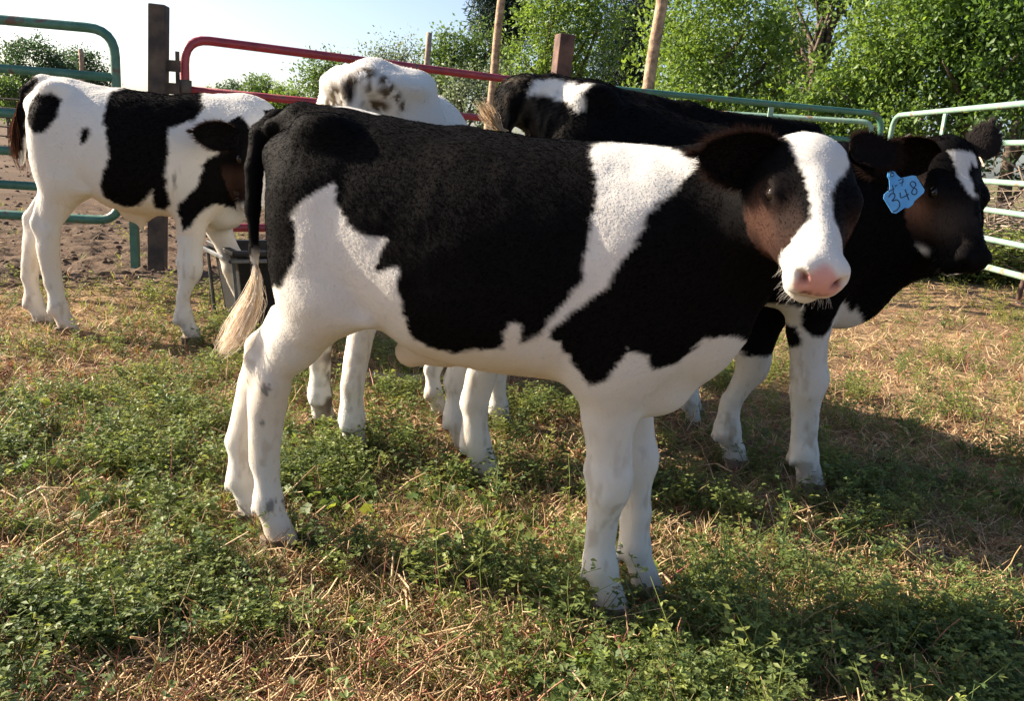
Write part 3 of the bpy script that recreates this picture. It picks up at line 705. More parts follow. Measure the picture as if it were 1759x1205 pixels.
    # hooves
    for hx, hy, s_ in hooves:
        mb = MB()
        for sg in (-1, 1):
            n_ = 10; ringV = []
            prof = [(0.0, .98, 0.0), (.02, .93, -.003), (.038, .84, -.008)]
            for z, k_, sh in prof:
                for i in range(n_):
                    an = 2*math.pi*i/n_; x = math.cos(an)*.046*k_; y = math.sin(an)*.022*k_
                    if x > 0: y *= 1-.35*(x/.046)
                    ringV.append((hx+(x+sh-.004)*s_, hy+(y+sg*.0235)*s_, z*s_-.004))
            Fq = [(r*n_+i, r*n_+(i+1) % n_, (r+1)*n_+(i+1) % n_, (r+1)*n_+i) for r in range(2) for i in range(n_)]+[tuple(range(n_-1, -1, -1)), tuple(2*n_+i for i in range(n_))]
            mb.add(ringV, Fq)
        mb.build('hoof', M['hoof'], root, smooth=False, bevel=.003)
    # ears
    for (bp_, xd, od, L_, W_, cup, curl, cin, cout) in ears:
        eV, eF = ear_mesh(loc(bp_), locd(xd), locd(od), L_, W_, cup, .007, curl)
        nh = len(eV)//2; eC = np.zeros((len(eV), 3)); eC[:nh] = cin; eC[nh:] = cout
        e = link('ear', mesh_arrays('ear', eV, eF, eC), M['coat'], root)
        nf = int(nfur*.09); xdl = nrm(locd(xd))
        Rr = np.random.default_rng(seed+5)
        fur(eV, eF, eC, nf, fur_len*.9, fur_rad, e, lambda P: np.tile(xdl, (len(P), 1)), seed+2, 'ear_fur', wild=.7)
        # long fringe round the rim
        nt, ns = 15, 16
        rim = [i*nt for i in range(2, ns)]+[(ns-1)*nt+j for j in range(1, nt)]+[i*nt+nt-1 for i in range(ns-2, 2, -1)]
        cen = eV[:nh].mean(0); nr = int(nfur*.02)
        k_ = Rr.integers(0, len(rim)-1, nr); tt = Rr.random((nr, 1)); rp_ = eV[A(rim)[k_]]*(1-tt)+eV[A(rim)[k_+1]]*tt
        out = rp_-cen; out /= np.linalg.norm(out, axis=1, keepdims=True); out = out*.7+xdl*.6+Rr.normal(size=out.shape)*.3
        ln = Rr.uniform(.006, .02, (nr, 1)); st = np.stack([rp_, rp_+out*ln*.5, rp_+out*ln+A([0, 0, -.3])*ln*.3], 1)
        hair_obj('ear_fringe', st, np.tile(np.maximum(A(cout)*1.6, A([.020, .013, .010])), (nr, 1)), fur_rad*.8, e)
    if head and eyes:
        for sg in (-1, 1):
            mb = MB(); c = hp(.150, sg*.0765, -.042); n1, n2_ = 12, 8; VV = []
            for i in range(n2_+1):
                for j in range(n1):
                    th_ = math.pi*i/n2_; ph = 2*math.pi*j/n1; VV.append(c+.0215*hs*A([math.sin(th_)*math.cos(ph), math.sin(th_)*math.sin(ph), math.cos(th_)]))
            mb.add(VV, [(i*n1+j, i*n1+(j+1) % n1, (i+1)*n1+(j+1) % n1, (i+1)*n1+j) for i in range(n2_) for j in range(n1)])
            mb.build('eye', M['eye'], root, smooth=True)
    # fur
    def lay(P):
        d = np.zeros_like(P); d[:] = (-.8, 0, -.55)
        low = P[:, 2] < .48*S; d[low] = (-.1, 0, -1)
        if head:
            q = (P-ho)@HF.T/hs; inh = (q[:, 0] > 0) & (q[:, 2] > -.2) & (np.abs(q[:, 1]) < .15)
            dd = f_*.0 - f_*.9 + 0*up_
            dh = np.where(q[:, :1] > .12, 1, -1)*f_[None, :]*.8+lf[None, :]*np.sign(q[:, 1:2])*.5
            d[inh] = dh[inh]
        return d
    def flen(P):
        L_ = np.full(len(P), fur_len); 
        L_[P[:, 2] < .5*S] *= .65; L_[P[:, 2] > .96*S] *= 1.25
        if head:
            q = (P-ho)@HF.T/hs; inh = (q[:, 0] > .0) & (q[:, 2] > -.2) & (np.abs(q[:, 1]) < .15); L_[inh] = fur_len*.75
            nose = (q[:, 0] > .33) & (q[:, 2] > -.1); L_[nose] = .0015; ey = np.sqrt((q[:, 0]-.15)**2+(np.abs(q[:, 1])-.083)**2+(q[:, 2]+.04)**2) < .027; L_[ey] = .0015
        return L_
    fur(V, F, Cv, nfur, flen, fur_rad, body, lay, seed)
    if head:   # whiskers and chin hair
        Rr = np.random.default_rng(seed+9); n_ = 170
        qx = Rr.uniform(.26, .35, n_); qy = Rr.uniform(-.05, .05, n_); sgn = np.sign(qy)
        P0 = np.array([hp(a_, b_*.9, -.13+abs(b_)*.4) for a_, b_ in zip(qx, qy)])
        dn = -up_[None, :]*.9+lf[None, :]*(qy[:, None]*12)+f_[None, :]*Rr.uniform(-.2, .5, (n_, 1))+Rr.normal(size=(n_, 3))*.25
        ln = Rr.uniform(.008, .026, (n_, 1))*hs
        st = np.stack([P0, P0+dn*ln*.5, P0+dn*ln+A([0, 0, -.25])*ln], 1)
        hair_obj('whiskers', st, np.tile(head_paint(A([[.33, .0, -.13]]))*.9+.05, (n_, 1)), fur_rad*.6, body)
    if switch:
        path, wid, cols_, n_ = switch
        pp = A([loc(q) for q in path]); Rr = np.random.default_rng(seed+11)
        st = []; cc = []
        for i in range(n_):
            s0 = Rr.uniform(0, .55); k_ = 7; ts = np.linspace(s0, min(1, s0+Rr.uniform(.3, .6)), k_)
            base = np.array([[np.interp(t_, np.linspace(0, 1, len(pp)), pp[:, a_]) for a_ in range(3)] for t_ in ts])
            off = Rr.normal(size=3)*wid*.5; wv = np.sin(ts*9+Rr.uniform(0, 6))[:, None]*Rr.normal(size=3)*wid*.15
            spread = (np.clip(ts*1.5, .12, 1)*np.clip((1.25-ts)*2.2, 0, 1))[:, None]
            st.append(base+off*spread+wv*(ts-s0)[:, None]*3)
            cc.append(A(cols_[0 if Rr.random() < .3 else 1 if Rr.random() < .6 else 2])*Rr.uniform(.7, 1.15)*(1 if True else 1))
        hair_obj('tail_switch', A(st), A(cc), fur_rad*1.8, body)
    return root, loc, R

def px2loc(pts, O, yaw, y):
    ya = math.radians(yaw); u = A([math.cos(ya), math.sin(ya), 0]); v = A([-math.sin(ya), math.cos(ya), 0]); O3 = A([O[0], O[1], 0.])
    out = []
    for (px, py) in pts:
        d = ray(px, py); t = (y-(CAM-O3)@v)/(d@v); P = CAM+d*t-O3; out.append((P@u, P[2]))
    return out
def blend(c, mask_sd, colr, soft=.006, P=None, jag=.008, seed=0):
    al = P[..., 0]*.82+P[..., 2]*.57; ac = -P[..., 0]*.57+P[..., 2]*.82
    n = fbm(np.stack([al*9, ac*40, P[..., 1]*20], -1), 2, 50+seed)*jag*.42+fbm(np.stack([al*28, ac*170, P[..., 1]*60], -1), 2, 90+seed)*jag*.38
    k = np.clip(.5-(mask_sd+n)/(2*soft), 0, 1)[:, None]
    return c*(1-k)+A(colr)*k
def dirty(c, P, z0, z1, amt=.8, seed=0, scale=22, thr=.35, colr=None):
    n = fbm(P*scale, 3, 200+seed); k = np.clip((n-thr)*4, 0, 1)*amt*np.clip((z1-P[:, 2])/max(z1-z0, .01), 0, 1)
    return c*(1-k[:, None])+A(colr if colr is not None else DIRT)*k[:, None]
def legs_tint(c, P, S):
    # cream insides and soiled hocks/hooves on the white
    k = np.clip(1-P[:, 2]/(.07*S), 0, 1)[:, None]*.55
    c = c*(1-k)+DIRT*1.6*k
    n_ = np.clip(fbm(P*A([70, 70, 22]), 3, 35)*2.2-.55, 0, 1)*np.clip((.50*S-P[:, 2])/.25, 0, 1)*.45; n_ = n_[:, None]*(c > .3); c = c*(1-n_)+DIRT*1.5*n_
    tint = np.clip(fbm(P*6, 2, 33)*.6+.4, 0, 1)[:, None]*.38*np.clip((.7-P[:, 2:3])/.3, 0, 1)
    return c*(1-tint*(c > .3))+CREAM*tint*(c > .3)

# ------------------------------------------------------------------ the calves
def main_calf():
    O = (-.62, 1.95); yaw = -13.3; S = 1.0
    W1 = px2loc([(568, 312), (578, 345), (600, 388), (628, 402), (670, 410), (654, 432), (652, 460), (690, 460), (694, 520), (697, 600), (660, 700), (600, 900), (500, 1100), (250, 1100), (280, 700), (360, 515), (474, 497), (508, 450), (508, 400), (497, 372), (530, 340)], O, yaw, -.19)
    W2 = px2loc([(1000, 250), (1060, 232), (1205, 272), (1165, 320), (1112, 370), (1082, 430), (1042, 492), (985, 530), (942, 572), (962, 598), (985, 640), (1000, 662), (1000, 760), (640, 760), (660, 560), (690, 548), (700, 590), (760, 612), (862, 602), (880, 553), (896, 560), (892, 592), (930, 576), (962, 530), (1003, 480), (1012, 400), (1024, 345)], O, yaw, -.20)
    W3 = px2loc([(984, 662), (1040, 655), (1080, 596), (1112, 615), (1120, 642), (1162, 632), (1212, 594), (1262, 598), (1330, 640), (1300, 1200), (900, 1200), (975, 700)], O, yaw, -.17)
    W4 = px2loc([(598, 190), (625, 170), (672, 201), (640, 216)], O, yaw, .05)
    def paint(P, loc):
        c = np.tile(BLK, (len(P), 1)); q = P[:, [0, 2]]
        near = P[:, 1] < .02
        for i, w in enumerate((W1, W2, W3)): c = blend(c, poly_sd(q, w), WHT, .004, P, .012, i)
        c = blend(c, np.where(P[:, 1] > -.02, poly_sd(q, W4), 1), WHT, .004, P, .01, 4)
        low = P[:, 2]-.44; c = blend(c, low, WHT, .01, P, .02, 6)
        # the tail: black above, streaked white below
        tl = (P[:, 0] < .035) & (P[:, 2] > .40) & (np.abs(P[:, 1]+.02) < .09)
        k = np.clip((P[:, 2]-.70)/.04, 0, 1)[:, None]; ct = BLK*k+(WHT*.8+CREAM*.1)*(1-k); ct = np.where(((fbm(P*A([60, 60, 14]), 2, 8) > -.1) & (P[:, 2] > .60))[:, None], BLK, ct)
        c[tl] = ct[tl]
        # warm cream on belly and inside of the thigh
        kb = np.clip((.60-P[:, 2])/.08, 0, 1)*np.clip((P[:, 0]-.22)/.06, 0, 1)*np.clip((.80-P[:, 0])/.06, 0, 1)*(P[:, 2] > .47)
        kb = (kb*.75)[:, None]*(c > .3); c = c*(1-kb)+CREAM*kb
        hk = np.exp(-(((P[:, 0]-.03)/.05)**2+((P[:, 2]-.43)/.06)**2)*1.2); n = np.clip(fbm(P*40, 2, 61)*1.5, 0, 1)
        k = (hk*n*.8)[:, None]; c = c*(1-k)+DIRT*k
        for (z, x, r) in ((.19, .10, .006), (.12, .085, .008), (.11, .11, .007), (.33, .07, .006), (.42, .09, .012)):
            k = (np.clip((np.exp(-(((P[:, 0]-x)/(r*1.5))**2+((P[:, 2]-z)/(r*2.2))**2))+.5*fbm(P*A([160, 160, 90]), 2, 17)-.45)*3, 0, 1)*(np.hypot(P[:, 0]-x, P[:, 2]-z) < r*4)*(P[:, 1] < .02))[:, None]*.7; c = c*(1-k)+A([.05, .04, .03])*k
        return legs_tint(c, P, S)
    bz = [(-.06, -.058), (.0, -.060), (.05, -.056), (.09, -.044), (.12, -.036), (.165, -.029), (.205, -.024), (.235, -.024), (.262, -.045), (.285, -.075), (.40, -.09), (.40, .09), (.29, .07), (.262, .040), (.235, .021), (.205, .015), (.165, .018), (.145, .028), (.11, .053), (.06, .068), (.0, .064), (-.06, .06)]
    def hpaint(q):
        c = np.tile(BLK, (len(q), 1)); qq = q[:, :2]
        # brown cheek; black round the eyes
        k = np.clip((q[:, 0]-.10)/.05, 0, 1)*np.clip((-.01-q[:, 2])/.04, 0, 1); k = (k*np.clip(.75+.5*fbm(q*20, 2, 4), 0, 1))[:, None]
        c = c*(1-k)+BRN*k
        k = np.clip(1.6-np.sqrt(((q[:, 0]-.15)/.03)**2+((np.abs(q[:, 1])-.083)/.03)**2+((q[:, 2]+.04)/.022)**2), 0, 1)[:, None]*.9; c = c*(1-k)+BLK*1.5*k
        front = q[:, 2] > -.085-np.clip(q[:, 0]-.24, 0, .1)*1.2
        c = blend(c, np.where(front, poly_sd(qq, bz), .05), WHT*.97, .003, q*1.0, .007, 7)
        c = blend(c, .300-q[:, 0]+np.clip(np.abs(q[:, 1])-.03, 0, 1)*.2, WHT, .004, q, .008, 9)
        # pink nose pad
        nose = np.sqrt(((q[:, 1])/(.050-.35*(q[:, 2]+.06)))**2+((q[:, 2]+.054)/.042)**2)-1
        k = np.clip(-nose*4, 0, 1)*np.clip((q[:, 0]-.335)/.008, 0, 1); k = k[:, None]; c = c*(1-k)+PINK*k
        lip = np.exp(-((q[:, 2]+.106)/.006)**2)*(q[:, 0] > .29); k = (lip*.6)[:, None]; c = c*(1-k)+PINK*.55*k
        for sg in (-1, 1):
            d = np.sqrt(((q[:, 1]-sg*.030)/.011)**2+((q[:, 2]+.048)/.013)**2); k = (np.clip(1.25-d, 0, 1)*(q[:, 0] > .345))[:, None]*.9; c = c*(1-k)+A([.07, .02, .018])*k
        for (y, z, r) in ((-.018, -.078, .0045), (-.008, -.084, .004), (.012, -.084, .0045), (.004, -.076, .003), (.020, -.078, .003), (-.012, -.074, .003), (-.022, -.086, .003)):
            k = (np.exp(-((q[:, 1]-y)**2+(q[:, 2]-z)**2)/r**2)*(q[:, 0] > .33))[:, None]; c = c*(1-k)+A([.03, .02, .02])*k
        return c
    Yh = 1.62
    poll = at(1400, 232, 1.525)
    fw = A([-.06, -.74, -.66]); up = A([.07, -.66, .74])
    f_ = nrm(fw)
    hb = poll+f_*.07-nrm(up-f_*(nrm(up)@f_))*.10
    neck = [(A([.86, 0, .80]), 0, 0, .19), (A([.99, 0, .84]), 0, 0, .165), (A([1.07, -.01, .885]), 0, 0, .135)]
    ya = math.radians(yaw); u = A([math.cos(ya), math.sin(ya), 0]); v = A([-math.sin(ya), math.cos(ya), 0])
    toW = lambda p: A([O[0], O[1], 0])+u*p[0]+v*p[1]+A([0, 0, p[2]])
    nk = [(A(p[0]), None, None, p[3]) for p in neck]
    hbl = A([(hb-A([O[0], O[1], 0]))@u, (hb-A([O[0], O[1], 0]))@v, hb[2]])
    nk.append((hbl, None, None, .095))
    nk = [(n_[0], 0, 0, n_[3]) for n_ in nk]; nk[-1] = (nk[-1][0], 0, 0, .085)
    def extra(B, loc):
        for i in range(len(nk)-1): B.cone(nk[i][0], nk[i+1][0], nk[i][3], nk[i+1][3], .07, .85)
        B.ell((.45, 0, .535), (.08, .030, .028), .04); B.ell((.40, .0, .520), (.028, .018, .024), .03)     # navel fold
        B.ell((.93, 0, .53), (.10, .07, .07), .05)       # brisket
        B.ell((1.04, -.0, .68), (.07, .08, .12), .06)
        B.cone((.24, -.13, .64), (.36, -.15, .625), .025, .015, .03); B.cone((.24, .13, .64), (.36, .15, .625), .025, .015, .03)
    ty = 1.90
    tail = [(*at(478, 208, 2.0), .030), (*at(450, 232, 1.97), .026), (*at(437, 290, 1.94), .019), (*at(434, 360, 1.93), .016), (*at(437, 430, 1.93), .013), (*at(437, 480, 1.93), .010)]
    eb = at(1350, 286, 1.53); et = at(1200, 264, 1.50)
    eb2 = at(1472, 268, 1.55); et2 = at(1540, 248, 1.66)
    ears = [(eb, et-eb, A([.12, -.95, -.25]), np.linalg.norm(et-eb)*1.0, .098, .16, .02, A([.009, .007, .006]), BLK*1.2),
            (eb2, et2-eb2, A([-.55, -.75, .0]), .14, .08, .3, .02, A([.02, .014, .012]), BLK*1.2)]
    sw = ([tuple(at(437, 440, 1.93)), tuple(at(441, 480, 1.92)), tuple(at(432, 520, 1.91)), tuple(at(408, 568, 1.89)), tuple(at(380, 605, 1.88))], .026, [A([.50, .38, .24]), A([.74, .66, .54]), A([.82, .78, .70])], 1100)
    r = build_calf('calf', 'nearest calf, black and white with white blaze and pink nose, facing the camera', O, yaw, S,
        dict(hn=(-.560, 1.905), hf=(-.665, 2.03), fn=(.245, 1.70), ff=(.335, 1.80)), (poll, fw, up), None, tail, paint, hpaint, ears, h=.0065, nfur=170000, fur_len=.007, fur_rad=.00030, seed=3, extra=extra, switch=sw, head_scale=.835)
    return r
main_calf(); print('main calf', time.time()-T0)

def generic_frame(O, yaw):
    ya = math.radians(yaw); u = A([math.cos(ya), math.sin(ya), 0]); v = A([-math.sin(ya), math.cos(ya), 0])
    return (lambda p: A([O[0], O[1], 0])+u*p[0]+v*p[1]+A([0, 0, p[2]])), (lambda P: A([(A(P)-A([O[0], O[1], 0]))@u, (A(P)-A([O[0], O[1], 0]))@v, P[2]]))

def left_calf():
    O = (-2.27, 3.86); yaw = 8.; S = 1.09
    toW, toL = generic_frame(O, yaw)
    B1 = px2loc([(44, 180), (58, 161), (88, 157), (104, 172), (102, 200), (82, 226), (62, 230), (46, 210)], O, yaw, -.17)
    B2 = px2loc([(138, 236), (143, 221), (154, 217), (159, 230), (150, 247), (141, 248)], O, yaw, -.2)
    B3 = px2loc([(176, 158), (200, 140), (330, 150), (345, 186), (335, 206), (292, 222), (293, 262), (287, 300), (290, 352), (278, 363), (262, 358), (266, 324), (236, 356), (206, 357), (176, 342), (172, 318), (192, 272), (190, 240), (180, 210)], O, yaw, -.2)
    B4 = px2loc([(308, 362), (313, 349), (343, 322), (360, 272), (395, 252), (470, 250), (470, 360), (410, 365), (372, 350), (346, 366), (332, 388), (318, 396)], O, yaw, -.14)
    B5 = px2loc([(20, 170), (40, 128), (66, 132), (74, 143), (50, 165), (44, 260), (20, 260)], O, yaw, 0)
    def paint(P, loc):
        c = np.tile(WHT, (len(P), 1)); q = P[:, [0, 2]]
        for i, w in enumerate((B1, B2, B3, B4, B5)): c = blend(c, poly_sd(q, w), BLK, .006, P, .014, 10+i)
        k = np.exp(-(((P[:, 0]-.66*S)/.03)**2+((P[:, 2]-.68*S)/.05)**2)); k = (k*np.clip(fbm(P*A([60, 60, 20]), 2, 3)*2, 0, 1)*.6)[:, None]; c = c*(1-k)+BLK*2*k
        kb = np.clip((.66-P[:, 2])/.1, 0, 1)*np.clip((P[:, 0]-.2)/.1, 0, 1)*np.clip((.85-P[:, 0])/.1, 0, 1)*(P[:, 2] > .5); kb = (kb*.6)[:, None]*(c > .3); c = c*(1-kb)+CREAM*kb
        return legs_tint(dirty(c, P, .0, .25, .6, 2), P, S)
    bz = [(-.06, -.05), (.05, -.045), (.10, -.02), (.40, -.03), (.40, .03), (.10, .035), (.05, .05), (-.06, .05)]
    def hpaint(q):
        c = np.tile(BLK, (len(q), 1)); k = np.clip((q[:, 0]-.16)/.05, 0, 1)[:, None]*.6; c = c*(1-k)+BRN*k
        c = blend(c, np.where(q[:, 2] > -.07, poly_sd(q[:, :2], bz), .05), WHT, .004, q, .008, 3)
        return blend(c, .325-q[:, 0], WHT, .01, q, .01, 4)
    poll = at(440, 204, 3.88); fw = A([.16, .0, -.98]); up = A([.90, -.42, .16])
    f_ = nrm(fw); hb = toL(poll+f_*.07-nrm(up)*.10)
    def extra(B, loc):
        nk = [((.72*S, 0, .82*S), .20*S), ((.82*S, 0, .85*S), .175*S), ((.90*S, 0, .88*S), .15*S), (tuple(hb), .105)]
        for i in range(len(nk)-1): B.cone(nk[i][0], nk[i+1][0], nk[i][1], nk[i+1][1], .07, .8)
        B.ell((.45*S, 0, .525*S), (.07*S, .035*S, .045*S), .03); B.cone((.46*S, 0, .50*S), (.47*S, 0, .455*S), .022, .012, .02)
        B.cone((.20*S, -.13*S, .64*S), (.30*S, -.15*S, .62*S), .025, .015, .03)
        B.ell((.80*S, 0, .55*S), (.10*S, .07*S, .08*S), .05)
    tail = [(*toW((.08, 0, 1.01*S)), .03), (*toW((.04, .0, .985*S)), .027), (*toW((.015, 0, .90*S)), .023), (*toW((.01, 0, .78*S)), .02), (*toW((.0, 0, .70*S)), .013)]
    eb = at(410, 240, 3.72); et = at(342, 228, 3.64)
    eb2 = at(428, 215, 3.92); et2 = at(460, 205, 4.05)
    ears = [(eb, et-eb, A([-.1, -.95, -.1]), .185, .12, .15, .0, BLK*1.5, BLK), (eb2, et2-eb2, A([.3, -.8, -.1]), .15, .11, .3, .0, BLK, BLK)]
    pth = [toW((.01, -.01, .95*S)), toW((-.01, -.01, .85*S)), toW((-.01, 0, .76*S)), toW((-.0, 0, .68*S))]
    sw = ([tuple(p) for p in pth], .03, [A([.04, .02, .012]), A([.03, .018, .012]), A([.08, .04, .025])], 400)
    build_calf('calf', 'mostly white calf with black patches at the left, head lowered over the trough', O, yaw, S,
        dict(hn=(-2.10, 3.80), hf=(-2.27, 3.90), fn=(-1.505, 3.80), ff=(-1.30, 4.07)), (poll, fw, up), None, tail, paint, hpaint, ears, h=.0095, nfur=60000, fur_len=.010, fur_rad=.0008, seed=13, extra=extra, switch=sw, sx=.82, head_scale=1.12)
left_calf(); print('left calf', time.time()-T0)

def tagged_calf():
    O = (-.07, 2.52); yaw = 3.0; S = 1.14
    toW, toL = generic_frame(O, yaw)
    W1 = px2loc([(905, 168), (915, 140), (945, 135), (1010, 148), (990, 166), (999, 190), (985, 194), (966, 174), (930, 163)], O, yaw, -.04)
    K1 = px2loc([(1332, 560), (1362, 558), (1371, 590), (1350, 608), (1338, 618), (1330, 600)], O, yaw, -.1)
    K2 = px2loc([(1362, 500), (1440, 500), (1424, 560), (1405, 577), (1385, 575), (1368, 555)], O, yaw, -.1)
    WL = px2loc([(1150, 540), (1340, 520), (1440, 512), (1490, 560), (1450, 1000), (1300, 1000), (1320, 640)], O, yaw, -.1)
    WC = px2loc([(1436, 530), (1450, 515), (1475, 560), (1420, 600), (1405, 580)], O, yaw, 0.)
    def paint(P, loc):
        c = np.tile(BLK, (len(P), 1)); q = P[:, [0, 2]]
        c = blend(c, poly_sd(q, W1), WHT, .006, P, .014, 1)
        c = blend(c, np.where(P[:, 1] < -.005, poly_sd(q, WL), .05), WHT, .006, P, .012, 2)
        c = blend(c, poly_sd(q, WC), WHT, .006, P, .012, 2)
        c = blend(c, np.where(P[:, 1] < .03, poly_sd(q, K1), .05), BLK, .005, P, .01, 3)
        c = blend(c, np.where(P[:, 1] < .03, poly_sd(q, K2), .05), BLK, .005, P, .01, 4)
        far = (P[:, 1] > 0) & (P[:, 0] > .6)
        c = blend(c, np.where(far, P[:, 2]-.40+.06*(P[:, 0]-.9), P[:, 2]-.5 if False else .05), WHT, .006, P, .02, 5)
        c = blend(c, np.where(P[:, 0] < .6, P[:, 2]-.55, .05), WHT, .006, P, .03, 6)
        # grey of the sunlit rump, painted into the black coat
        k = np.clip(1-(P[:, 0]-.0)/.18, 0, 1)*np.clip((P[:, 2]-.75)/.1, 0, 1)*np.clip(fbm(P*A([50, 50, 12]), 3, 71)*.8+.2, 0, 1)*.35
        c = c*(1-k[:, None])+A([.30, .25, .19])*k[:, None]
        return legs_tint(dirty(c, P, 0, .3, .7, 5), P, S)
    mk = [(.045, -.050), (.045, .035), (.085, .040), (.085, .022), (.07, .014), (.10, .0), (.165, -.002), (.170, .025), (.178, .02), (.18, -.008), (.155, -.02), (.11, -.032)]
    def hpaint(q):
        c = np.tile(BLK, (len(q), 1))
        k = np.exp(-(((q[:, 0]-.17)/.05)**2+((q[:, 2]+.10)/.035)**2))*(q[:, 1] < 0); k = (k*.9)[:, None]; c = c*(1-k)+A([.20, .095, .055])*k  # brown cheek, painted in its sunlit tone on the right side only
        k = np.exp(-(((q[:, 0]-.23)/.05)**2+((q[:, 2]+.05)/.05)**2))*(q[:, 1] < 0)*.5; k = k[:, None]; c = c*(1-k)+A([.085, .062, .05])*k  # lit right side of the muzzle, painted paler
        c = blend(c, np.where(q[:, 2] > -.06, poly_sd(q[:, :2], mk), .05), WHT*.9, .003, q, .007, 3)
        k = (np.exp(-(((q[:, 0]-.27)/.012)**2+((q[:, 2]+.150)/.012)**2)))[:, None]; c = c*(1-k)+WHT*k
        return c
    poll = at(1648, 240, 2.42); fw = A([.12, -.50, -.85]); up = A([.28, -.78, .52])
    f_ = nrm(fw); u_ = nrm(A(up)-f_*(A(up)@f_)); hb = toL(poll+f_*.07-u_*.11)
    def extra(B, loc):
        nk = [((.80*S, 0, .74*S), .20*S), ((.90*S, -.01, .74*S), .175*S), ((1.00*S, -.03, .75*S), .155*S), ((1.09*S, -.06, .77*S), .13*S), (tuple(hb), .095)]
        for i in range(len(nk)-1): B.cone(nk[i][0], nk[i+1][0], nk[i][1], nk[i+1][1], .07, .8)
        B.ell((.93*S, 0, .55*S), (.11*S, .08*S, .09*S), .06); B.ell((1.0*S, -.0, .66*S), (.08*S, .09*S, .13*S), .06)
        B.ell((.04*S, 0, .99*S), (.07*S, .10*S, .06*S), .05)
    tail = [(*toW((.09, 0, 1.01*S)), .035), (*at(935, 168, 2.50), .034), (*at(905, 166, 2.48), .030), (*at(880, 184, 2.45), .028), (*at(864, 212, 2.44), .025), (*at(858, 262, 2.44), .018), (*at(858, 320, 2.46), .014)]
    eb = at(1606, 278, 2.36); et = at(1482, 268, 2.30)
    eb2 = at(1682, 272, 2.42); et2 = at(1702, 216, 2.46)
    ears = [(eb, et-eb, A([.05, -.80, -.60]), np.linalg.norm(et-eb)*1.05, .145, .26, .02, A([.009, .006, .005]), BLK), (eb2, et2-eb2, A([.25, .95, .0]), .105, .078, .3, .0, BLK*2, A([.035, .03, .028]))]
    pth = [at(872, 225, 2.38), at(858, 222, 2.38), at(846, 208, 2.38), at(834, 190, 2.38), at(822, 176, 2.38)]
    sw = ([tuple(p) for p in pth], .021, [A([.32, .23, .13]), A([.48, .38, .25]), A([.55, .46, .33])], 170)
    build_calf('calf', 'black calf with a blue ear tag and small white forehead mark, behind the nearest calf', O, yaw, S,
        dict(hn=(-.085, 2.41), hf=(-.155, 2.61), fn=(.955, 2.52), ff=(.755, 2.69)), (poll, fw, up), None, tail, paint, hpaint, ears, torso=[(a_, b_*(1-.10*min(1, max(0, (a_-.25)/.9))) , c_*(1+.0*a_), d_*.92, e_*(1-.05*a_)) for a_, b_, c_, d_, e_ in default_torso(S)], h=.0085, nfur=80000, fur_len=.010, fur_rad=.0006, seed=23, extra=extra, switch=sw, sx=.93)
    # ear tag
    c = at(1552, 328, 2.24)
    fy = A([.05, 1.0, -.15]); fy = nrm(fy); tx = nrm(A([.97, 0, .24])-fy*(A([.97, 0, .24])@fy)); tz = np.cross(tx, fy)
    root = empty('ear_tag', tuple(c), 'blue plastic ear tag hand-lettered 4-7 and 348, pinned in the ear of the black calf', 'ear tag')
    s = 2.24/FPX
    out = [(-23, 29), (-21, 35), (-16, 37), (-10, 34), (-7, 28), (-2, 22), (17, 23), (23, 21), (34, -4), (32, -9), (15, -20), (12.5, -25), (4, -30), (-1.5, -28), (-17, -35.5), (-23, -33), (-34, -7), (-32, 0), (-22, 6), (-21, 22)][::-1]
    out = [(x*s, z*s) for x, z in out]
    mb = MB(); n_ = len(out)
    front = [tx*x+tz*z-fy*.0009 for x, z in out]; back = [tx*x+tz*z+fy*.0009 for x, z in out]
    mb.add(front+back, [tuple(range(n_)), tuple(range(2*n_-1, n_-1, -1))]+[(i, n_+i, n_+(i+1) % n_, (i+1) % n_) for i in range(n_)])
    tp_ = mb.build('tag_plate', M['tag'], root)
    bt = MB(); bc = tx*(-16*s)+tz*(29.5*s)
    bt.tube([bc+fy*.012, bc-fy*.0035], .0075, 16).tube([bc-fy*.003, bc-fy*.0052], .0035, 10); bt.build('button', M['tag'], root, smooth=False)
    rg = MB(); pts = [bc-fy*.0038+.0045*(tx*math.cos(a_)+tz*math.sin(a_)) for a_ in np.linspace(0, 2*math.pi, 17)]; rg.tube(pts, .0009, 6, cap=False); rg.build('button_ring', M['ink'], root)
    ink = MB()
    def stroke(p, r=.00125):
        p = [(A(a_, float)) for a_ in p]
        q = []
        for i in range(len(p)-1):
            for t_ in np.linspace(0, 1, 5)[:-1]: 
                p0 = p[max(i-1, 0)]; p1 = p[i]; p2 = p[i+1]; p3 = p[min(i+2, len(p)-1)]
                q.append(.5*((2*p1)+(-p0+p2)*t_+(2*p0-5*p1+4*p2-p3)*t_**2+(-p0+3*p1-3*p2+p3)*t_**3))
        q.append(p[-1]); ink.tube([tx*a_[0]*s+tz*a_[1]*s-fy*.0012 for a_ in q], r, 6)
    K = lambda L_: [((x-385)/3.44, (475-y)/3.44) for x, y in L_]
    stroke(K([(297, 497), (312, 480), (330, 482), (332, 500), (313, 522), (338, 518), (353, 535), (350, 560), (332, 578), (312, 582)]))       # 3
    stroke(K([(364, 480), (366, 512), (410, 498)])); stroke(K([(394, 468), (400, 500), (407, 532)]))                                            # 4
    stroke(K([(455, 440), (440, 430), (426, 442), (436, 462), (456, 478), (455, 500), (438, 506), (428, 492), (440, 472), (456, 455), (455, 440)]))   # 8
    stroke(K([(302, 440), (304, 463), (334, 452)]), .001); stroke(K([(326, 430), (328, 455), (325, 482)]), .001)                                 # 4
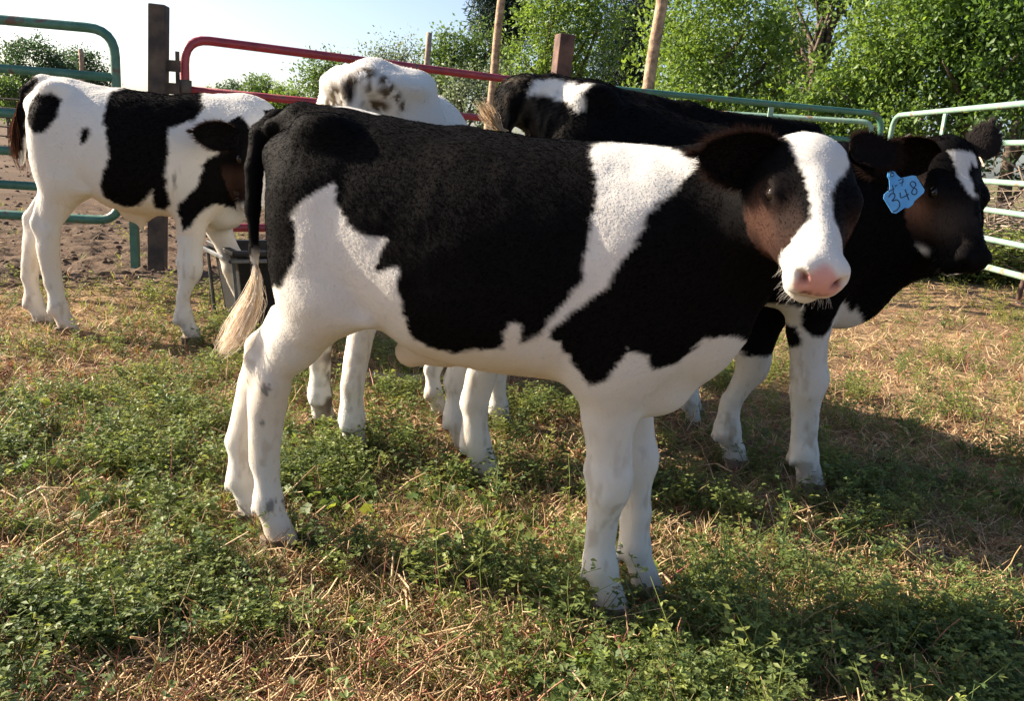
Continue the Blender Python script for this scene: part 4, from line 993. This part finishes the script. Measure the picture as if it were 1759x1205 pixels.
    stroke(K([(338, 442), (353, 435)]), .001); stroke(K([(362, 412), (390, 404), (384, 424), (378, 447)]), .001); stroke(K([(366, 430), (394, 422)]), .0009)   # -7
    ink.build('lettering', M['ink'], root)
tagged_calf(); print('tagged calf', time.time()-T0)

def soiled_calf():
    O = (-.505, 2.64); yaw = 87.; S = 1.165
    toW, toL = generic_frame(O, yaw)
    def paint(P, loc):
        c = np.tile(WHT, (len(P), 1))
        rear = np.clip(1-P[:, 0]/.10, 0, 1)
        y = P[:, 1]
        k = np.exp(-((y-.09)/.045)**2)*np.clip((1.18-P[:, 2])/.05, 0, 1)*(P[:, 0] < .2)*np.clip(fbm(P*34, 3, 9)*1.5+.5, 0, 1)
        for yy, zz, ry, rz, aa in ((.045, 1.135, .022, .035, 1.5), (.10, 1.11, .035, .03, 1.1), (.125, 1.085, .03, .03, 1.1), (-.03, 1.09, .035, .015, 1.3), (-.055, 1.165, .012, .014, 1.2), (-.075, 1.145, .012, .016, 1.3), (-.09, 1.12, .012, .018, 1.4), (-.105, 1.09, .010, .02, 1.4), (-.06, 1.13, .025, .02, .8), (.0, 1.18, .03, .02, 1.1), (-.02, 1.14, .02, .025, .7), (.07, 1.06, .04, .02, 1.2)):
            n_ = np.clip(fbm(P*A([55, 70, 45]), 3, 14)*2.5+.75, 0, 1)
            k = np.maximum(k, aa*np.exp(-(((y-yy)/ry)**2+((P[:, 2]-zz)/rz)**2))*n_*(P[:, 0] < .34)*1.4)
        k = np.clip(k, 0, 1)[:, None]; c = c*(1-k)+A([.075, .055, .035])*k
        kb = (np.clip(np.exp(-(((y-.052)/.028)**2+((P[:, 2]-1.125)/.045)**2))*2-.5, 0, 1)*(P[:, 0] < .25))[:, None]; c = c*(1-kb)+A([.012, .01, .01])*kb; c[:] = c
        c = dirty(c, P, 0, .75, .55, 6, 45, .45)
        return legs_tint(c, P, S)
    poll = toW((1.30*S, 0, .78*S)); fw = A([0, .4, -.9])
    fw = fw; up = A([-.0, .9, .4])
    f_ = nrm(fw); hb = toL(poll+f_*.07-nrm(up-f_*(up@f_))*.10)
    def extra(B, loc):
        nk = [((.88*S, 0, .82*S), .19*S), ((1.05*S, 0, .80*S), .15*S), (tuple(hb), .10)]
        for i in range(len(nk)-1): B.cone(nk[i][0], nk[i+1][0], nk[i][1], nk[i+1][1], .07, .85)
        B.ell((.14*S, -.0, .99*S), (.12*S, .15*S, .05*S), .06)
    tail = [(*toW((.12, .015, 1.02*S)), .038), (*toW((.075, .03, .985*S)), .034), (*toW((.045, .04, .93*S)), .028), (*toW((.045, .045, .80*S)), .021), (*toW((.03, .045, .62*S)), .015), (*toW((.0, .045, .5*S)), .012)]
    e1 = toW((1.27*S, .09, .74*S)); e2 = toW((1.27*S, -.09, .74*S))
    ears = [(e1, A([-.9, 0, .1]), A([0, 1, 0]), .14, .11, .25, 0, BLK, WHT), (e2, A([.9, 0, .1]), A([0, 1, 0]), .14, .11, .25, 0, BLK, WHT)]
    st = [(a_, b_, c_, d_*(1.14 if a_ < .3 else .97), e_) for a_, b_, c_, d_, e_ in default_torso(S)]
    build_calf('calf', 'white calf with a dirt-soiled rump seen from behind, facing away beside the red gate', O, yaw, S,
        dict(hn=(-.485, 2.52), hf=(-.64, 2.76), fn=(-.36, 3.55), ff=(-.64, 3.42)), (poll, fw, up), None, tail, paint, lambda q: np.tile(WHT, (len(q), 1)), ears, h=.011, nfur=45000, fur_len=.012, fur_rad=.0007, seed=33, extra=extra, torso=st)
soiled_calf()
def hidden_calf():
    O = (-.10, 3.02); yaw = 14.; S = .90
    toW, toL = generic_frame(O, yaw)
    def paint(P, loc):
        c = np.tile(BLK, (len(P), 1)); c = blend(c, P[:, 2]-.50, WHT, .008, P, .03, 3)
        return legs_tint(dirty(c, P, 0, .4, .5, 8, 20, .2), P, S)
    poll = toW((1.12*S, 0, .98*S)); fw = toW((.6, 0, -.8))-toW((0, 0, 0)); up = toW((.8, 0, .6))-toW((0, 0, 0))
    f_ = nrm(fw); hb = toL(poll+f_*.07-nrm(up)*.10)
    def extra(B, loc):
        nk = [((.86*S, 0, .80*S), .18*S), ((1.0*S, 0, .84*S), .15*S), (tuple(hb), .09)]
        for i in range(len(nk)-1): B.cone(nk[i][0], nk[i+1][0], nk[i][1], nk[i+1][1], .07, .85)
    tail = [(*toW((.01, .0, .98*S)), .03), (*toW((-.04, .0, .9*S)), .024), (*toW((-.04, 0, .6*S)), .016), (*toW((-.03, 0, .45*S)), .012)]
    bz = [(-.06, -.03), (.40, -.03), (.40, .03), (-.06, .03)]
    hp_ = lambda q: blend(np.tile(BLK, (len(q), 1)), np.where(q[:, 2] > -.06, poly_sd(q[:, :2], bz), .05), WHT, .004, q, .008, 3)
    sd_ = toW((0, 1, 0))-toW((0, 0, 0))
    ears = [(poll+f_*.06+sd_*.08-nrm(up)*.04, sd_, nrm(up), .13, .10, .25, 0, BLK, BLK), (poll+f_*.06-sd_*.08-nrm(up)*.04, -sd_, nrm(up), .13, .10, .25, 0, BLK, BLK)]
    build_calf('calf', 'mostly hidden calf behind the tagged black one, only white lower legs showing', O, yaw, S,
        dict(hn=(-.03, 2.86), hf=(-.27, 2.96), fn=(.70, 3.10), ff=(.735, 3.25)), (poll, fw, up), None, tail, paint, hp_, ears, h=.012, nfur=16000, fur_len=.012, fur_rad=.0008, seed=43, extra=extra)
hidden_calf(); print('calves', time.time()-T0)

# ------------------------------------------------------------------ trough
def trough():
    root = empty('feed_trough', (-1.22, 4.24, 0), 'black plastic feed trough with a metal rim under the head of the mostly white calf', 'trough')
    rot = .62; c, s_ = math.cos(rot), math.sin(rot)
    def T(x, y, z): return (x*c+y*s_*-1, x*s_+y*c, z)
    LX, LY, H = .29, .22, .43
    def ring(kx, ky, z): return [T(-kx, -ky, z), T(kx, -ky, z), T(kx, ky, z), T(-kx, ky, z)]
    mb = MB(); R_ = [ring(LX*.72, LY*.68, .03), ring(LX*.9, LY*.9, H-.03), ring(LX, LY, H-.03), ring(LX, LY, H), ring(LX*.86, LY*.82, H), ring(LX*.84, LY*.80, H-.03), ring(LX*.70, LY*.62, H-.22)]
    V_ = [q for r in R_ for q in r]; F_ = [(r*4+i, r*4+(i+1) % 4, (r+1)*4+(i+1) % 4, (r+1)*4+i) for r in range(6) for i in range(4)]+[(3, 2, 1, 0), (24, 25, 26, 27)]
    mb.add(V_, F_); mb.build('tub', M['rubber'], root, bevel=.008)
    mb = MB()
    for a_, b_ in ((0, 1), (1, 2), (2, 3), (3, 0)):
        P_ = ring(LX+.012, LY+.012, H-.045); mb.tube([A(P_[a_]), A(P_[b_])], .011, 6)
    mb.build('metal_rim', M['galv'], root)
    for sx, sy in ((-1, -1), (1, -1), (1, 1), (-1, 1)):
        m_ = MB(); m_.tube([A(T(sx*LX*.98, sy*LY*.98, H-.05)), A(T(sx*LX*.86, sy*LY*.9, 0))], .009, 6); m_.build('leg', M['galv'], root)
trough()
q = gnd(680, 662)
p = empty('grey_board', (q[0], q[1], 0), 'short weathered grey board lying on the ground behind the legs of the calves', 'board', rz=.1)
MB().box((0, 0, .025), (.42, .07, .04)).build('plank', M['deadwood'], p, bevel=.006)

# ------------------------------------------------------------------ ground plants and litter
def dens_green(x, y):
    """0..1 how green the sward is here"""
    n = n2(x, y, 1.15, 101, 3)*.55+n2(x, y, 4.2, 103, 2)*.35
    b = .04+.25*np.exp(-(((x-.0)/.7)**2+((y-2.1)/.45)**2))
    b = b+.34*np.exp(-(((x+1.5)/.9)**2+((y-2.6)/.7)**2))+.30*np.exp(-(((x-.1)/1.0)**2+((y-1.75)/.35)**2))
    b = b+.42*np.exp(-(((x-.9)/.7)**2+((y-1.55)/.22)**2))-.50*np.exp(-(((x+.7)/.5)**2+((y-1.33)/.20)**2))-.28*np.clip((1.9-y)/.5, 0, 1)*np.clip((.4-x)/.4, 0, 1)-.25*np.exp(-(((x+1.0)/.25)**2+((y-1.75)/.12)**2))-.2*np.exp(-(((x+1.9)/.5)**2+((y-3.1)/.3)**2))
    b = b-.30*np.exp(-(((x-2.3)/1.4)**2+((y-4.2)/1.3)**2))-.25*np.exp(-(((x-1.2)/.5)**2+((y-2.0)/.3)**2))-.5*np.exp(-(((x+.30)/.16)**2+((y-1.72)/.10)**2))
    b = b-.03*np.clip((y-3)/1.5, 0, 1)
    return np.clip(.5+n+b, 0, 1)
def clump(x, y, f=6.0, sd=301): return np.clip(.22+1.9*n2(x, y, f, sd, 2), 0, 1)
def stamps(name, templates, P, yaw, scl, tilt, cols, mat, label=None, nvar=None):
    """joins many small plants into one mesh. templates: list of (V, tri F, colour index per vertex weight)"""
    Vs = []; Fs = []; Cs = []; off = 0
    which = rng.integers(0, len(templates), len(P))
    for ti, (tv, tf, tc_) in enumerate(templates):
        ids = np.where(which == ti)[0]
        if len(ids) == 0: continue
        c, s = np.cos(yaw[ids]), np.sin(yaw[ids]); sc_ = scl[ids]
        x = tv[None, :, 0]*c[:, None]-tv[None, :, 1]*s[:, None]; y = tv[None, :, 0]*s[:, None]+tv[None, :, 1]*c[:, None]; z = np.broadcast_to(tv[None, :, 2], x.shape)
        x = x+z*tilt[ids, 0:1]; y = y+z*tilt[ids, 1:2]
        V = np.stack([x, y, z], -1)*sc_[:, None, None]+P[ids][:, None, :]
        n = tv.shape[0]
        F = tf[None]+(np.arange(len(ids))*n)[:, None, None]+off
        C = cols[ids][:, None, :]*tc_[None]
        off += n*len(ids); Vs.append(V.reshape(-1, 3)); Fs.append(F.reshape(-1, 3)); Cs.append(np.clip(C, 0, 1).reshape(-1, 3))
    me = mesh_arrays(name, np.concatenate(Vs), np.concatenate(Fs), np.concatenate(Cs), smooth=False)
    return link(name, me, mat, None, kind='stuff', label=label, category=label.split(' ')[-1] if False else name.replace('_', ' '))
def leaf_quad(V, F, C, p, d, up, L_, w, col_):
    d = nrm(d); s = nrm(np.cross(d, up)+1e-6); u = np.cross(s, d); b = len(V)
    V += [p, p+d*L_*.55+s*w*.5+u*L_*.06, p+d*L_-u*L_*.10, p+d*L_*.55-s*w*.5+u*L_*.06]; F += [(b, b+1, b+2), (b, b+2, b+3)]; C += [col_]*4
def stem(V, F, C, pts, r, col_):
    for i in range(len(pts)-1):
        a_, b_ = pts[i], pts[i+1]; d = nrm(b_-a_); s = nrm(np.cross(d, A([.3, .9, .1]))); t_ = np.cross(d, s); n = len(V)
        r0 = r*(1-i/(len(pts))*.5); r1 = r*(1-(i+1)/(len(pts))*.5)
        for pp, rr in ((a_, r0), (b_, r1)):
            for k in range(3):
                an = 2.094*k; V.append(pp+rr*(s*math.cos(an)+t_*math.sin(an)))
        for k in range(3):
            k2 = (k+1) % 3; F += [(n+k, n+k2, n+3+k2), (n+k, n+3+k2, n+3+k)]
        C += [col_]*6
def fin(V, F, C): return (A(V, float), A(F, int), A(C, float))
def t_alfalfa(R, H=.10):
    V, F, C = [], [], []
    for sidx in range(R.integers(2, 4)):
        an = R.uniform(0, 6.28); ln = R.uniform(.15, .9); pts = [A([0, 0, 0.]), A([math.cos(an)*ln*.35, math.sin(an)*ln*.35, .55])*H, A([math.cos(an)*ln, math.sin(an)*ln, 1.0])*H*R.uniform(.7, 1.1)]
        stem(V, F, C, pts, .0011, A([1.0, 1.0, .9]))
        for t_ in np.linspace(.2, 1.0, 6):
            p = pts[0]*(1-t_)**2+2*pts[1]*t_*(1-t_)+pts[2]*t_**2
            a2 = R.uniform(0, 6.28); ax = A([math.cos(a2), math.sin(a2), R.uniform(.0, .7)]); q = p+ax*.010
            k = R.uniform(.75, 1.25)
            for da in (-.9, 0, .9):
                dd = A([math.cos(a2+da), math.sin(a2+da), R.uniform(-.1, .6)])
                leaf_quad(V, F, C, q, dd, A([0, 0, 1.])+R.normal(size=3)*.4, R.uniform(.011, .019), R.uniform(.006, .009), A([k, k, k]))
    return fin(V, F, C)
def t_mallow(R):
    V, F, C = [], [], []
    for i in range(R.integers(4, 8)):
        an = R.uniform(0, 6.28); L_ = R.uniform(.02, .065); h = R.uniform(.015, .055); p = A([math.cos(an)*L_, math.sin(an)*L_, h])
        stem(V, F, C, [A([0, 0, 0.]), p*A([.5, .5, .8]), p], .0009, A([1.1, 1.1, .8]))
        r = R.uniform(.010, .019); nn = nrm(A([math.cos(an)*.4, math.sin(an)*.4, 1])+R.normal(size=3)*.35); a_ = nrm(np.cross(nn, A([0.1, 1, 0]))); b_ = np.cross(nn, a_)
        b = len(V); V.append(p); m_ = 11; k = R.uniform(.75, 1.3); C.append(A([k, k, k])*.8)
        for j in range(m_):
            t_ = -2.8+5.6*j/(m_-1); rr = r*(1 if j % 2 == 0 else .80); V.append(p+a_*math.cos(t_)*rr+b_*math.sin(t_)*rr+nn*rr*(.22 if j % 2 else .10)); C.append(A([k, k, k]))
        F += [(b, b+1+j, b+2+j) for j in range(m_-1)]
    return fin(V, F, C)
def t_feather(R):
    V, F, C = [], [], []
    for i in range(R.integers(5, 9)):
        an = R.uniform(0, 6.28); L_ = R.uniform(.035, .07); el = R.uniform(.3, 1.2); d = A([math.cos(an)*math.cos(el), math.sin(an)*math.cos(el), math.sin(el)]); sd_ = A([-math.sin(an), math.cos(an), 0]); k = R.uniform(.8, 1.2)
        for t_ in np.linspace(.3, 1, 5):
            p = d*L_*t_-A([0, 0, .25])*L_*t_*t_
            w_ = .014*(1.2-t_)
            leaf_quad(V, F, C, p, sd_+d*.7, A([0, 0, 1.]), w_+.004, .0035, A([k, k, k])); leaf_quad(V, F, C, p, -sd_+d*.7, A([0, 0, 1.]), w_+.004, .0035, A([k, k, k]))
        leaf_quad(V, F, C, A([0, 0, 0.]), d, A([0, 0, 1.]), L_*.95, .003, A([k, k, k]))
    return fin(V, F, C)
def t_grass(R):
    V, F, C = [], [], []
    for i in range(7):
        an = R.uniform(0, 6.28); L_ = R.uniform(.03, .075); el = R.uniform(.4, 1.4); d = A([math.cos(an)*math.cos(el), math.sin(an)*math.cos(el), math.sin(el)]); p0 = A([R.normal()*.006, R.normal()*.006, 0]); s = nrm(np.cross(d, A([0, 0, 1.])+1e-3))*.0014
        p1 = p0+d*L_*.5; p2 = p0+d*L_-A([0, 0, .2])*L_+A([math.cos(an), math.sin(an), 0])*L_*.15; b = len(V); V += [p0-s, p0+s, p1+s, p1-s, p2]; F += [(b, b+1, b+2), (b, b+2, b+3), (b+3, b+2, b+4)]; k = R.uniform(.8, 1.25); C += [A([k, k, k])]*5
    return fin(V, F, C)
def t_straw(R):
    V, F, C = [], [], []
    L_ = R.uniform(.02, .075); pts = [A([-L_/2, 0, .003]), A([0, R.normal()*.1*L_, .006+abs(R.normal())*.008]), A([L_/2, 0, .003+abs(R.normal())*.02])]
    stem(V, F, C, pts, R.uniform(.0007, .0016), A([1, 1, 1.])); return fin(V, F, C)
def t_stub(R):
    V, F, C = [], [], []
    L_ = R.uniform(.03, .12); a1 = R.normal()*.5; a2 = R.normal()*.5
    pts = [A([a1*L_*t_**1.5+R.normal()*.0022, a2*L_*t_**1.5+R.normal()*.0022, L_*t_-.004]) for t_ in np.linspace(0, 1, 7)]
    stem(V, F, C, pts, R.uniform(.0011, .0026), A([1, 1, 1.]))
    if R.random() < .5:
        q = pts[4]; stem(V, F, C, [q, q+A([R.normal()*.02, R.normal()*.02, .02])], .001, A([1., 1, 1]))
    return fin(V, F, C)
def t_crumb(R):
    V, F, C = [], [], []
    for i in range(5):
        p = A([R.normal()*.012, R.normal()*.012, .004+abs(R.normal())*.004]); leaf_quad(V, F, C, p, R.normal(size=3)*A([1, 1, .4]), A([0, 0, 1.])+R.normal(size=3)*.5, R.uniform(.006, .014), R.uniform(.003, .006), A([1, 1, 1.])*R.uniform(.6, 1.2))
    return fin(V, F, C)
RT = np.random.default_rng(99)
TA = [t_alfalfa(RT) for _ in range(8)]; TM = [t_mallow(RT) for _ in range(8)]; TF = [t_feather(RT) for _ in range(6)]; TG = [t_grass(RT) for _ in range(8)]
TS = [t_straw(RT) for _ in range(12)]; TU = [t_stub(RT) for _ in range(12)]; TC = [t_crumb(RT) for _ in range(8)]
def view_ok(x, y, pad=.25):
    hw = y*(PW/2/FPX)*1.08+pad
    return (np.abs(x) < hw)
def scatter(n, ylo, yhi, prob, xr=None):
    """points with density falling off with the square of distance"""
    u = rng.random(n); y = 1/((1/ylo)-(u*((1/ylo)-(1/yhi)))); x = (rng.random(n)*2-1)*(y*(PW/2/FPX)*1.08+.6)
    k = prob(x, y) > rng.random(n); return x[k], y[k]
def plant_pts(x, y): return np.stack([x, y, ground_h(x, y)-.002], -1)
inpen = lambda x, y: 1-dirt_mask(x, y)*.93
GA, GB, GY_, GT = A([.062, .105, .036]), A([.17, .22, .072]), A([.24, .26, .07]), A([.36, .26, .13])
def gcol(n, dry):
    k = rng.random((n, 1)); c = GA*(1-k)+GB*k; k = np.clip(rng.normal(size=(n, 1))*.25+dry[:, None], 0, 1); return c*(1-k)+(GY_ if True else GT)*k
def put(name, T, n, ylo, yhi, prob, size, colf, mat, label, tl=.25):
    x, y = scatter(n, ylo, yhi, prob); m_ = len(x)
    far = 1+.10*np.clip(y-2.2, 0, 6)
    stamps(name, T, plant_pts(x, y), rng.uniform(0, 6.28, m_), size*rng.uniform(.65, 1.35, m_)*far, rng.normal(size=(m_, 2))*tl, colf(x, y, m_), mat, label)
dryf = lambda x, y: np.clip(.15+.10*(y-2.2)+.25*n2(x, y, 1.1, 131, 2), 0, .9)
put('alfalfa', TA, 15000, 1.05, 9.5, lambda x, y: np.clip(dens_green(x, y)*2.0-.65, 0, 1)*clump(x, y)*inpen(x, y), .80, lambda x, y, m_: gcol(m_, dryf(x, y)), M['plant'], 'low green alfalfa regrowth covering the pasture')
put('mallow', TM, 8000, 1.05, 6.0, lambda x, y: np.clip(dens_green(x, y)*1.5-.85+.6*n2(x, y, 2.1, 151, 2), 0, 1)*clump(x, y, 5., 331)*inpen(x, y), .85, lambda x, y, m_: gcol(m_, dryf(x, y)*.6)*A([1.05, 1.1, .9]), M['plant'], 'round-leaved mallow weeds among the alfalfa')
put('feathery_weed', TF, 6000, 1.05, 6.0, lambda x, y: np.clip(dens_green(x, y)*1.3-.75+.6*n2(x, y, 1.8, 161, 2), 0, 1)*clump(x, y, 4., 341)*inpen(x, y), 1.0, lambda x, y, m_: gcol(m_, dryf(x, y)*.5)*A([.9, .95, 1.15]), M['plant'], 'feathery grey-green weed rosettes in the pasture')
put('grass', TG, 26000, 1.05, 12.0, lambda x, y: np.clip(.15+.7*dens_green(x, y)+.4*n2(x, y, 2.4, 171, 2), 0, 1)*np.clip((y-.9)/1.2, .25, 1)*inpen(x, y), .8, lambda x, y, m_: gcol(m_, np.clip(dryf(x, y)+.15, 0, 1)), M['plant'], 'short green and yellowing grass blades')
def scol(x, y, m_):
    k = rng.random((m_, 1)); c = A([.34, .23, .12])*(1-k)+A([.66, .50, .30])*k; r = rng.random((m_, 1)) < .12; return np.where(r, A([.30, .13, .07]), c)
put('straw_litter', TS, 50000, 1.02, 8.0, lambda x, y: np.clip(1.15-.75*dens_green(x, y), .12, 1)*inpen(x, y), 1.2, scol, M['straw'], 'dry straw and stem litter lying on the soil', .3)
put('leaf_crumbs', TC, 22000, 1.02, 9.0, lambda x, y: np.clip(1.2-.7*dens_green(x, y), .2, 1)*inpen(x, y), 1.0, lambda x, y, m_: scol(x, y, m_)*A([.75, .62, .5]), M['straw'], 'crumbled brown dead leaves on the soil', .2)
def ucol(x, y, m_):
    r = rng.random((m_, 1)); return np.where(r < .5, A([.36, .25, .12]), np.where(r < .75, A([.20, .17, .07]), np.where(r < .95, A([.28, .14, .08]), A([.30, .08, .08]))))*rng.uniform(.8, 1.2, (m_, 1))
put('far_alfalfa', TA, 15000, 2.2, 8.0, lambda x, y: np.clip(.55+.7*n2(x, y, 1.3, 401, 2), 0, 1)*np.clip(.4+1.3*n2(x, y, 4.5, 411, 2), 0, 1)*inpen(x, y), .8, lambda x, y, m_: gcol(m_, np.clip(dryf(x, y)+.15, 0, 1)), M['plant'], 'yellow-green alfalfa regrowth in the middle of the pen')
put('long_straw', TS, 9000, 1.02, 3.2, lambda x, y: np.clip(.75-.6*dens_green(x, y)+.5*n2(x, y, 3., 421, 2), .12, 1), 1.9, lambda x, y, m_: scol(x, y, m_)*1.05, M['straw'], 'longer pale straw stems lying tangled near the front', .6)
put('stubble', TU, 5500, 1.05, 7.0, lambda x, y: np.clip(.5+.5*n2(x, y, 1.6, 181, 2), 0, 1)*inpen(x, y), .85, ucol, M['straw'], 'upright cut stalks, tan and reddish, standing in the pasture', .25)
put('dry_grass', TG, 4500, 1.9, 10.0, lambda x, y: np.clip(.7+.5*n2(x, y, 1.9, 191, 2), 0, 1)*inpen(x, y), .9, lambda x, y, m_: scol(x, y, m_)*A([.95, .95, .9]), M['straw'], 'short dry tan grass blades in the pasture')
# taller clover-like weeds at the near right
put('tall_weed', [t_alfalfa(RT, .19) for _ in range(5)], 500, 1.1, 2.4, lambda x, y: (np.exp(-(((x-.85)/.6)**2+((y-1.6)/.3)**2))+.06)*(1-np.exp(-(((x-.29)/.1)**2+((y-1.75)/.12)**2))), .9, lambda x, y, m_: gcol(m_, np.full(m_, .25))*1.15, M['plant'], 'taller branching green weeds at the front right')
# clods in the churned corral
def t_clod(R):
    V = []; n1 = 7
    V.append(A([0, 0, -.4])); 
    for z, r in ((-.2, .9), (.35, .8)):
        for i in range(n1): V.append(A([math.cos(6.283*i/n1)*r, math.sin(6.283*i/n1)*r, z])*R.uniform(.65, 1.2))
    V.append(A([0, 0, .7]))
    F = [(0, 1+(i+1) % n1, 1+i) for i in range(n1)]+[(1+i, 1+(i+1) % n1, 8+i) for i in range(n1)]+[(1+(i+1) % n1, 8+(i+1) % n1, 8+i) for i in range(n1)]+[(8+i, 8+(i+1) % n1, 15) for i in range(n1)]
    return fin(V, F, [A([1, 1, 1.])]*16)
M['clod'] = attr_mat('clod', .95, .1, bump=.6, bscale=120)
x, y = scatter(16000, 4.0, 26.0, lambda x, y: dirt_mask(x, y)*.9); m_ = len(x)
stamps('dirt_clods', [t_clod(RT) for _ in range(8)], plant_pts(x, y), rng.uniform(0, 6.28, m_), (.005+.016*rng.random(m_)**3)*(1+.06*y), rng.normal(size=(m_, 2))*.1, A([.125, .088, .062])*rng.uniform(.7, 1.15, (m_, 1)), M['clod'], 'clods of dry churned dirt in the corral beyond the gates')
x, y = scatter(2600, 1.05, 5, lambda x, y: np.full_like(x, .5)); m_ = len(x)
stamps('soil_crumbs', [t_clod(RT) for _ in range(6)], plant_pts(x, y), rng.uniform(0, 6.28, m_), .002+.009*rng.random(m_)**3, rng.normal(size=(m_, 2))*.1, A([.15, .10, .07])*rng.uniform(.6, 1.2, (m_, 1)), M['clod'], 'small crumbs of soil between the weeds')
# a dark dung clod at the front left
q = gnd(130, 1092)
dp = MB()
for i in range(14):
    c = A([random.gauss(0, .012), random.gauss(0, .012), .012+random.random()*.022]); r_ = random.uniform(.008, .014); tv, tf, _ = t_clod(RT); dp.add([c+v_*r_ for v_ in tv], [tuple(f_) for f_ in tf])
o = dp.build('dung_clod', noise_mat('dung', (.008, .008, .009), (.03, .026, .022), 60, .8, .8), None, label='small black clod of dung on the straw at the front left', category='dung clod'); o.location = (q[0], q[1], 0)
# green weeds along the foot of the thicket behind the right panel
x = rng.uniform(1.6, 9, 5200); y = rng.uniform(8.4, 12.0, 5200)
k = (y > 7.6+.1*x); x, y = x[k], y[k]; m_ = len(x)
stamps('thicket_undergrowth', TA, plant_pts(x, y), rng.uniform(0, 6.28, m_), rng.uniform(2.5, 5.0, m_), rng.normal(size=(m_, 2))*.3, gcol(m_, np.full(m_, .2))*1.2, M['plant'], 'green undergrowth at the foot of the thicket behind the right panel')
# far corral rails at the left horizon
far = empty('far_rail_fence', (-14, 24, 0), 'distant thin rail fence across the corral at the far left', 'fence')
for z in (1.25, 1.0, .75, .5, .25): MB().tube([(-9, -1, z), (9, 1, z)], .022, 6).build('rail', M['steel_rust'], far)
for x_ in np.linspace(-9, 9, 8): MB().tube([(x_, x_/9, 0), (x_, x_/9, 1.35)], .04, 6).build('post', M['steel_rust'], far)
print('tris', sum(len(o.data.loop_triangles) if False else len(o.data.loops)-2*len(o.data.polygons) for o in bpy.data.objects if o.type == 'MESH'))
print('done', time.time()-T0, 'objects', len(bpy.data.objects))
